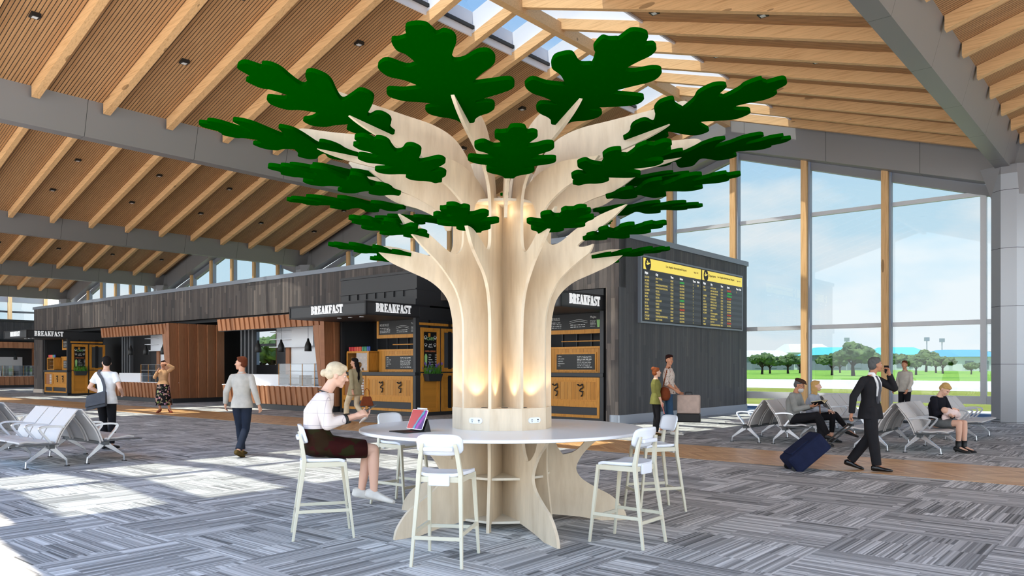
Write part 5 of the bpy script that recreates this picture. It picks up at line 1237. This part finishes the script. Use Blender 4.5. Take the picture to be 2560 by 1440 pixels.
m_ = MB(); m_.hexa([tuple(tc_(p)) for p in ((-.175, -.17, .12), (-.175, .17, .12), (-.14, .17, .12), (-.14, -.17, .12))], [tuple(tc_(p)) for p in ((-.165, -.17, .46), (-.165, .17, .46), (-.14, .17, .46), (-.14, -.17, .46))]); m_.build('front_pocket', 'navy_case', sc_, bevel=.01)
mp_ = Matrix.Rotation(rz, 3, 'Z') @ VV((-.115, .225, 1.56))*.985
ph = empty('mobile_phone', (SX+mp_.x, SY+mp_.y, mp_.z), rz, 'dark phone held to the face of the suited person', 'phone'); MB().hexa([(-.012, -.035, -.06), (.0, -.035, -.06), (.0, .035, -.06), (-.012, .035, -.06)], [(.018, -.045, .06), (.03, -.045, .06), (.03, .02, .06), (.018, .02, .06)]).build('body', 'black_gloss', ph)
# 6 standing woman and 7 child by the dark wall
rz = hrz(.95, -.35)
J = stand(face=head_to(rz, .30, -1, .0), knR=(.09, .05, .50), anR=(.08, .12, .085), anL=(-.10, -.20, .085), knL=(-.10, -.04, .51), elR=(.21, -.03, 1.13), wrR=(.20, .16, 1.00), elL=(-.22, .03, 1.13), wrL=(-.24, .20, .93))
X6, Y6 = at_px(1672, 18.1), 18.1
person((X6, Y6, 0), rz, 'person with short dark hair in a floral blouse and blue jeans by the dark wall', J,
       dict(scale=1.06, fem=True, skin='skin_tan', top=('floral_blouse', 1.25, .06, .028), topname='blouse', pants=('blue_jeans', .86, .002), shoes=('white_shoe', 0), hair=('hair_darkbrown', SHORT+[(0, -.01, .085, .086, .09, .045), (.03, .05, .08, .05, .04, .03)])))
lb = empty('tote_bag', (X6+.46, Y6+.0, 0), -.35, 'blush pink and black travel bag held beside the person in jeans', 'bag')
MB().box(-.26, .26, -.10, .10, .50, .93).build('body', 'tan_bag', lb, bevel=.03); MB().box(-.265, .265, -.105, .105, .30, .50).build('lower_panel', 'black', lb, bevel=.02)
MB().tube([(-.08, 0, .92), (-.07, 0, .99), (.07, 0, .99), (.08, 0, .92)], .012, 6).build('handle', 'black', lb)
sb_ = empty('shoulder_bag', (X6-.14, Y6-.24, 0), -.35, 'small red brown shoulder bag at the hip of the person in jeans', 'bag')
MB().lathe([(0, .80), (.09, .82), (.13, .90), (.12, 1.02), (.08, 1.10), (0, 1.12)], seg=16).build('body', 'brown_leather', sb_, smooth=True)
MB().tube([(-.05, .0, 1.08), (.0, -.02, 1.3), (.04, .04, 1.50), (.08, .16, 1.57), (.10, .3, 1.5)], .012, 6).build('strap', 'brown_leather', sb_)
rz = hrz(.9, .1)
J = stand(face=head_to(rz, 1, .25, .08), elR=(.20, -.0, 1.12), wrR=(.20, .08, .88), elL=(-.2, 0, 1.12), wrL=(-.2, .08, .88))
X7 = at_px(1640, 17.9)
p7, Pf, Rf = person((X7, 17.9, 0), rz, 'child with a ginger bun in an olive shirt beside the person in the floral blouse', J,
       dict(scale=.885, skin='skin_fair', fem=True, head=1.06, top=('olive_shirt', 1.45, .14, .028), pants=('black_pants', .95, .0), shoes=('olive_shoe', 0), hair=('hair_red', SHORT+[(0, -.08, .10, .055, .055, .05)])))
MB().tube([(.21, .10, .84), (.22, .12, .70), (.20, .16, .58)], .012, 6).build('hand_strap', 'pinkish', p7)
# 8 man at the window
rz = hrz(-.9, -.45)
J = stand(face=head_to(rz, -.7, -.75), elR=(.22, .02, 1.13), wrR=(.22, .16, .93), elL=(-.22, .02, 1.13), wrL=(-.2, .16, .93))
person((at_px(2262, 22.0), 22.0, 0), rz, 'person in a pale shirt standing by the big window beyond the suited person', J,
       dict(scale=1.0, far=True, skin='skin_tan', top=('oat_shirt', 1.93, .08, .026), collar='oat_shirt', pants=('black_pants', .95, .006), shoes=('black', 0), hair=('hair_brown', SHORT)))
# seated ones
def sit(h, **k):
    """seat surface height h"""
    J = dict(pelvis=(0, 0, h+.10), waist=(0, -.03, h+.24), chest=(0, -.02, h+.42), neck=(0, .03, h+.60), head=(0, .07, h+.76), pfwd=(0, .6, 1), 
             shL=(-.165, .02, h+.545), shR=(.165, .02, h+.545), elL=(-.22, .10, h+.28), elR=(.22, .10, h+.28), wrL=(-.12, .32, h+.24), wrR=(.12, .32, h+.24),
             hipL=(-.09, .02, h+.085), hipR=(.09, .02, h+.085), knL=(-.09, .45, h+.10), knR=(.09, .45, h+.10), anL=(-.09, .50, .09), anR=(.09, .50, .09),
             ftL=(0, 1, 0), ftR=(0, 1, 0), hnL=(0, 0, 1), hnR=(0, 0, 1), hdL=(.4, 1, .1), hdR=(-.4, 1, .1), thL=-1, thR=1)
    J.update(k); return J
# 9 elderly woman on the stool
rz = hrz(.956, .29)
h = .735
J = sit(h, pelvis=(0, -.06, .83), waist=(0, -.10, .98), chest=(0, -.075, 1.15), neck=(0, .00, 1.325), head=(0, .095, 1.475), face=(0, 1, -.25), hup=(0, .25, 1),
        shR=(.15, -.03, 1.265), shL=(-.15, -.02, 1.265), elR=(.20, .00, 1.03), elL=(-.20, .04, 1.03), wrR=(.10, .26, 1.10), wrL=(-.05, .31, 1.08), hdR=(-.15, 1, .35), hdL=(.25, 1, .35), hnR=(-.6, .1, -.7), hnL=(.4, -.3, 1), cuR=.7, cuL=.6,
        hipR=(.085, -.03, .81), hipL=(-.085, -.03, .81), knR=(.06, .43, .775), knL=(-.07, .40, .775), anR=(.03, .44, .36), anL=(-.06, .33, .365), ftR=(0, 1, -.28), ftL=(0, 1, -.22), fuR=(0, .28, 1), fuL=(0, .22, 1))
EX, EY = stools[1][0][0]+.02, stools[1][0][1]
p9, Pf, Rf = person((EX, EY, .018), rz, 'person with silver blonde bun in a checked blouse sitting on a bar stool', J,
       dict(skin='skin_fair', fem=True, head=.98, top=('plaid_blouse', 1.62, .0, .030), topname='blouse', shoes=('white_shoe', 0), ankle=.062, brow='hair_silver',
            hair=('hair_silver', [(0, -.018, .052, .084, .096, .080), (0, -.055, .01, .078, .058, .068), (0, .03, .092, .060, .054, .026), (0, -.122, -.005, .034, .032, .038), (0, .070, .078, .048, .020, .016), (.06, .0, .03, .022, .05, .035), (-.06, .0, .03, .022, .05, .035)])))
m_ = MB(); tor(m_, [((0, -.13, .845), (1, 0, 0), (0, .5, 1), .155, .10), ((0, -.06, .855), (1, 0, 0), (0, .25, 1), .180, .125), ((0, .03, .815), (1, 0, 0), (0, .0, 1), .190, .105), ((0, .20, .79), (1, 0, 0), (0, 0, 1), .180, .096), ((0, .37, .778), (1, 0, 0), (0, 0, 1), .158, .086)], 28)
tor(m_, [((0, -.07, .83), (1, 0, 0), (0, 1, 0), .175, .13), ((0, -.085, .92), (1, 0, 0), (0, 1, 0), .180, .142), ((0, -.10, .985), (1, 0, 0), (0, 1, 0), .150, .122)], 28)
m_.ell((0, -.05, .792), (.195, .185, .078), None, 3)
m_.build('skirt', 'dark_skirt', p9, smooth=True, remesh=.010, smit=3)
m_ = MB(); tor(m_, [((0, -.012, 1.315), (1, 0, 0), (0, 1, -.3), .086, .068), ((0, -.006, 1.326), (1, 0, 0), (0, 1, -.3), .080, .062)]); m_.build('neck_trim', 'black', p9, smooth=True)
m_ = MB(); m_.tube([(0, .058, 1.30), (0, .062, 1.18), (0, .040, 1.03)], .008, 6); m_.build('front_trim', 'black', p9)
for s_, e_, w_ in ((1, (.20, .00, 1.03), (.10, .26, 1.10)), (-1, (-.20, .04, 1.03), (-.05, .31, 1.08))):
    e_ = VV(e_); w_ = VV(w_); m_ = MB(); cap_(m_, e_+(w_-e_)*.58, .050, e_+(w_-e_)*.68, .047, round0=False, round1=False); m_.build('cuff', 'black', p9, smooth=True)
pp = Matrix.Rotation(rz, 3, 'Z') @ VV((.0, .405, 1.165))
ph = empty('mobile_phone', (EX+pp.x, EY+pp.y, pp.z), rz, 'dark phone in the hands of the person on the bar stool', 'phone'); MB().hexa([(-.036, -.07, -.035), (.036, -.07, -.035), (.036, -.075, -.027), (-.036, -.075, -.027)], [(-.036, .06, .045), (.036, .06, .045), (.036, .055, .053), (-.036, .055, .053)]).build('body', 'black_gloss', ph)
# facing -a on the grey benches
def seat_at(a, b): return AB(a, b)
fv = AB(-1, 0); RZs = math.atan2(-fv.x, fv.y)
# 10 reading man
J = sit(.43, face=(0, 1, -.35), hup=(0, .35, 1), head=(0, .10, 1.17), wrL=(-.09, .36, .78), wrR=(.09, .36, .78), hdL=(.1, 1, .2), hdR=(-.1, 1, .2), knR=(.06, .46, .60), anR=(-.10, .60, .22), knL=(-.09, .46, .52), anL=(-.05, .52, .09), ftR=(-.3, 1, -.2))
l_ = seat_at(6.33-.36-.20, 15.72)
p10, Pf, Rf = person(tuple(l_), RZs, 'bearded person in a brown flat cap and grey sweater reading on a bench', J,
       dict(scale=1.03, skin='skin_tan', top=('grey_knit', 1.9, .02, .035), topname='sweater', pants=('black_pants', .93, .012), shoes=('black', 0), hair=('hair_grey', SHORT[:2]), brow='hair_grey'))
MB().ell(Pf(0, .055, -.075), (.056, .054, .056), Rf, 3).build('beard', 'beard_white', p10, smooth=True)
m_ = MB(); m_.ell(Pf(0, -.01, .095), (.092, .115, .042), Rf, 3); m_.ell(Pf(0, .085, .070), (.07, .05, .012), Rf, 3); m_.build('flat_cap', 'cap_brown', p10, smooth=True, remesh=.008, smit=2)
m_ = MB()
for q in (-1, 1): m_.tube([Pf(.031*q+.02*math.cos(t), .098, .004+.016*math.sin(t)) for t in [i*math.pi/6 for i in range(13)]], .0016, 5)
m_.tube([Pf(-.011, .1, .006), Pf(.011, .1, .006)], .0016, 5); m_.tube([Pf(.051, .096, .008), Pf(.078, .0, .004)], .0016, 5); m_.build('glasses', 'black', p10)
bk = empty('open_book', (l_+Matrix.Rotation(RZs, 3, 'Z') @ VV((0, .48, .84))), RZs, 'open book held by the bearded person in the flat cap', 'book')
for q in (-1, 1):
    MB().hexa([(0, -.09, -.03), (q*.17, -.09, .03), (q*.17, .12, .07), (0, .12, .01)], [(0, -.092, -.022), (q*.17, -.092, .038), (q*.17, .118, .078), (0, .118, .018)]).build('cover', 'navy_top', bk)
    MB().hexa([(q*.003, -.085, -.021), (q*.16, -.085, .037), (q*.16, .113, .077), (q*.003, .113, .019)], [(q*.003, -.09, .0), (q*.16, -.09, .05), (q*.16, .108, .09), (q*.003, .108, .040)]).build('pages', 'page', bk)
cn = empty('walking_cane', (l_+Matrix.Rotation(RZs, 3, 'Z') @ VV((-.30, .40, .0))), RZs, 'brown walking cane leaning between the two seated people', 'cane')
MB().tube([(.0, .04, .01), (.0, .02, .45), (0, 0, .86)], [.010, .011, .013], 8).build('stick', 'cane_wood', cn); MB().tube([(0, -.05, .86), (0, .0, .875), (0, .07, .865)], .014, 8).build('handle', 'cane_wood', cn)
# 11 blonde woman in blazer
J = sit(.43, face=head_to(RZs, .93, -.35, .0), wrL=(-.02, .34, .66), wrR=(.06, .36, .68), hdL=(.5, 1, -.3), hdR=(-.5, 1, -.3), hnL=(0, 0, -1), hnR=(0, 0, -1), knR=(.08, .44, .55), knL=(-.02, .46, .60), anL=(-.02, .74, .26), anR=(.10, .42, .09), ftL=(0, 1, -.3))
l_ = seat_at(6.33-.36-.20, 16.8)
person(tuple(l_), RZs, 'blonde person in a pale grey blazer and black trousers smiling on a bench', J,
       dict(scale=.98, fem=True, skin='skin_fair', top=('grey_blazer', 1.9, .05, .028), topname='blazer', pants=('black_pants', .72, .0), shoes=('black', 0),
            hair=('hair_blonde', SHORT+[(0, -.06, -.06, .08, .05, .10), (-.06, -.02, -.10, .03, .05, .12), (.06, -.02, -.10, .03, .05, .12), (0, -.07, -.17, .08, .035, .08)])))
# 12 nursing woman and baby
J = sit(.43, face=(.1, 1, -.95), hup=(0, .95, 1), head=(0, .14, 1.155), neck=(0, .03, 1.02), wrL=(.02, .30, .66), wrR=(.0, .30, .80), hdL=(1, .2, .1), hdR=(-1, .15, -.1), elR=(.24, .12, .72), elL=(-.22, .14, .66), hnL=(0, .2, 1), hnR=(0, 0, -1),
        knR=(.07, .45, .55), knL=(-.07, .46, .55), anR=(.05, .42, .10), anL=(-.09, .45, .10))
l_ = seat_at(3.86-.36-.18, 16.4); RZn = hrz(.5, -.87)
p12, Pf, Rf = person(tuple(l_), RZn, 'blonde person in a navy blouse and grey skirt nursing a baby on a bench', J,
       dict(scale=1.0, fem=True, skin='skin_fair', top=('navy_top', 1.9, .0, .028), topname='blouse', shoes=('black', .02), ankle=.09, hair=('hair_blonde', [(0, -.02, .05, .080, .094, .080), (0, -.055, .0, .074, .056, .075), (0, .035, .085, .06, .05, .03)])))
m_ = MB(); tor(m_, [((0, -.08, .54), (1, 0, 0), (0, .4, 1), .16, .11), ((0, .04, .53), (1, 0, 0), (0, 0, 1), .19, .10), ((0, .22, .525), (1, 0, 0), (0, 0, 1), .18, .09), ((0, .34, .53), (1, 0, 0), (0, 0, 1), .165, .085)], 24); m_.build('skirt', 'grey_skirt', p12, smooth=True, remesh=.010, smit=2)
for q in ('R', 'L'):
    a_ = VV(J['an'+q]); k_ = VV(J['kn'+q]); m_ = MB(); cap_(m_, a_, .046, a_+(k_-a_)*.28, .052, round1=False); m_.build('boot_shaft', 'black', p12, smooth=True)
rb = Matrix.Rotation(RZn, 3, 'Z'); bl = l_+rb @ VV((0, .25, .74))
bb = empty('baby', tuple(bl), RZn+math.pi, 'baby wrapped in pale pink cloth in the lap of the nursing person', 'baby')
m_ = MB(); m_.ell((-.19, .0, .04), (.062, .058, .06), None, 3); m_.ell((-.20, .055, .04), (.012, .012, .012)); cap_(m_, (-.14, 0, .02), .04, (-.05, 0, 0), .07); cap_(m_, (-.1, .05, .03), .02, (-.03, .10, .05), .016); m_.build('body', 'skin_fair', bb, smooth=True, remesh=.006, smit=2)
m_ = MB(); cap_(m_, (-.12, 0, .01), .075, (.08, .0, -.02), .10); cap_(m_, (.08, 0, -.02), .10, (.26, .02, -.06), .055); m_.ell((-.02, .07, -.10), (.14, .05, .10)); m_.ell((.28, .05, -.10), (.08, .05, .06)); m_.build('blanket', 'pink_wrap', bb, smooth=True, remesh=.009, smit=2)
# ================================================================ airfield outside the glass (true distances)
def slab(name, a0, a1, b0, b1, z, mat):
    o = MB().box(-a1, -a0, b0, b1, z-.3, z).build(name, mat, rz=PHI); return tag(o, kind='structure')
slab('ground', -900, 900, 28.6, 31.0, -.02, 'apron')
slab('ground', -900, 900, 31.0, 32.6, -.02, 'concrete_white')
slab('ground', -900, 900, 32.6, 60, -.05, 'grass_near')
slab('ground', -900, 900, 60, 104, -.05, 'runway')
slab('ground', -1500, 1500, 104, 2500, -.06, 'grass_far')
rnd = random.Random(11)
def tree_proto(seed, wide):
    rr_ = random.Random(seed); r = empty('field_tree', (0, 0, 0)); m_ = MB()
    m_.tube([(0, 0, 0), (.1, 0, 1.6), (.05, .1, 3.4)], [.38, .28, .16], 8)
    for q in range(5):
        a = q*1.26; m_.tube([(0.05, 0, 1.8), (1.4*math.cos(a), 1.4*math.sin(a), 3.4)], [.15, .06], 6)
    m_.build('trunk', 'bark', r); m_ = MB()
    for q in range(26):
        a = rr_.uniform(0, 6.28); d = rr_.uniform(.2, 1)**.6*wide; z = 3.3+rr_.uniform(0, 2.6)*(1.15-d/wide*.6)
        s_ = rr_.uniform(.7, 1.25); m_.ell((d*math.cos(a), d*math.sin(a), z), (s_*1.15, s_*1.15, s_*.8), None, 3)
    for v in m_.bm.verts: v.co += VV([mnoise.noise(v.co*1.6+VV((i*7, 0, 0))) for i in range(3)])*.5+VV([mnoise.noise(v.co*4+VV((i*9, 0, 0))) for i in range(3)])*.3
    m_.build('crown', 'foliage', r, smooth=True); return r
protos = [tree_proto(1, 2.8), tree_proto(2, 3.4), tree_proto(3, 2.3)]
used = [False]*3
spots = []
for x, yb, sc_ in ((1905, 936, 1.0), (1925, 934, .9), (1970, 934, 1.0), (2000, 933, 1.05), (2080, 938, .9), (2133, 940, 1.25), (2100, 932, .9), (2175, 930, 1.0), (2225, 930, 1.0), (2262, 931, .9), (2290, 937, .8), (2315, 930, 1.15), (2340, 932, 1.0), (2357, 934, .9), (2428, 936, .55), (2450, 930, .5)):
    spots.append((x, yb, sc_))
for i, (x, yb, sc_) in enumerate(spots):
    Y = 1.62*F/(yb-HY); X = (x-CX)/F*Y; k = i % 3
    o = protos[k] if not used[k] else copy_tree(protos[k]); used[k] = True
    s_ = sc_*(.8+.25*(Y > 240)); o.location = (X, Y, -.06); o.scale = (s_, s_, s_); o.rotation_euler = (0, 0, i*1.7)
    tag(o, ('small round tree standing alone at the right end of the airfield' if x > 2400 else 'dark spreading tree on the grass beyond the runway'), 'tree', 'small trees at the right of the airfield' if x > 2400 else 'spreading trees beyond the runway')
# distant tree line
for i in range(30):
    Y = rnd.uniform(700, 800); x = 1865+i*21+rnd.uniform(-6, 6); X = (x-CX)/F*Y; k = i % 3
    o = copy_tree(protos[k]); s_ = rnd.uniform(1.9, 2.7); o.location = (X, Y, -.06); o.scale = (s_*1.5, s_*1.3, s_); o.rotation_euler = (0, 0, i*2.1)
    tag(o, 'hazy dark tree in the distant row behind the hangars', 'tree', 'distant trees behind the hangars')
def hangar(x0, x1, ytop, yb, Y, roof, wall, label, depth=40, gable=.35):
    X0 = (x0-CX)/F*Y; X1 = (x1-CX)/F*Y; H_ = CH+(HY-ytop)/F*Y; W_ = X1-X0
    r = empty('airfield_building', ((X0+X1)/2, Y, -.06), 0, label, 'building')
    hw = H_*(1-gable); MB().box(-W_/2, W_/2, 0, depth, 0, hw).build('walls', wall, r)
    m_ = MB(); m_.hexa([(-W_/2-1, -1, hw), (W_/2+1, -1, hw), (W_/2+1, depth+1, hw), (-W_/2-1, depth+1, hw)], [(-W_/2+W_*.1, depth*.4, H_), (W_/2-W_*.1, depth*.4, H_), (W_/2-W_*.1, depth*.6, H_), (-W_/2+W_*.1, depth*.6, H_)]); m_.build('roof', roof, r)
    n_ = max(3, int(W_/9))
    for q in range(n_): MB().box(-W_/2+W_*(q+.2)/n_, -W_/2+W_*(q+.75)/n_, -.15, 0, hw*.15, hw*.7).build('bay_door', 'far_grey', r)
hangar(1880, 1985, 874, 900, 430, 'far_white', 'far_grey', 'long low grey and white building at the left of the airfield view')
hangar(1980, 2090, 858, 890, 520, 'far_white', 'far_white', 'tall white hangar left of the blue roofed ones')
hangar(2065, 2215, 866, 902, 400, 'sky_blue_roof', 'far_grey', 'long hangar with turquoise roof in the middle of the window view')
hangar(2235, 2330, 866, 895, 440, 'sky_blue_roof', 'far_white', 'turquoise roofed hangar right of the second timber mullion')
hangar(2405, 2520, 872, 902, 330, 'deep_blue_roof', 'far_white', 'blue roofed building at the right end of the window view')
for x, yt in ((2014, 846), (2117, 847), (2317, 846), (2355, 849)):
    Y = 380; X = (x-CX)/F*Y; H_ = CH+(HY-yt)/F*Y; r = empty('light_mast', (X, Y, -.06), 0, 'tall airfield light mast, %s of four above the hangars' % {2014: 'leftmost', 2117: 'second from left', 2317: 'third from left', 2355: 'rightmost'}[x], 'light mast', 'airfield light masts')
    MB().tube([(0, 0, 0), (0, 0, H_)], [.35, .2], 6).build('pole', 'pole_grey', r); MB().box(-1.1, 1.1, -.5, .5, H_-1.2, H_+.6).build('lamp_head', 'pole_grey', r)
# hills of foliage behind the left part of the block (seen through the stall opening)
for i in range(9):
    Y = 110+rnd.uniform(-6, 6); x = 560+i*24; X = (x-CX)/F*Y; o = copy_tree(protos[i % 3]); o.location = (X, Y, -.06); o.scale = (1.1, 1.1, .95); o.rotation_euler = (0, 0, i)
    tag(o, 'green tree glimpsed through the opening behind the brown stall', 'tree', 'trees glimpsed behind the stalls')
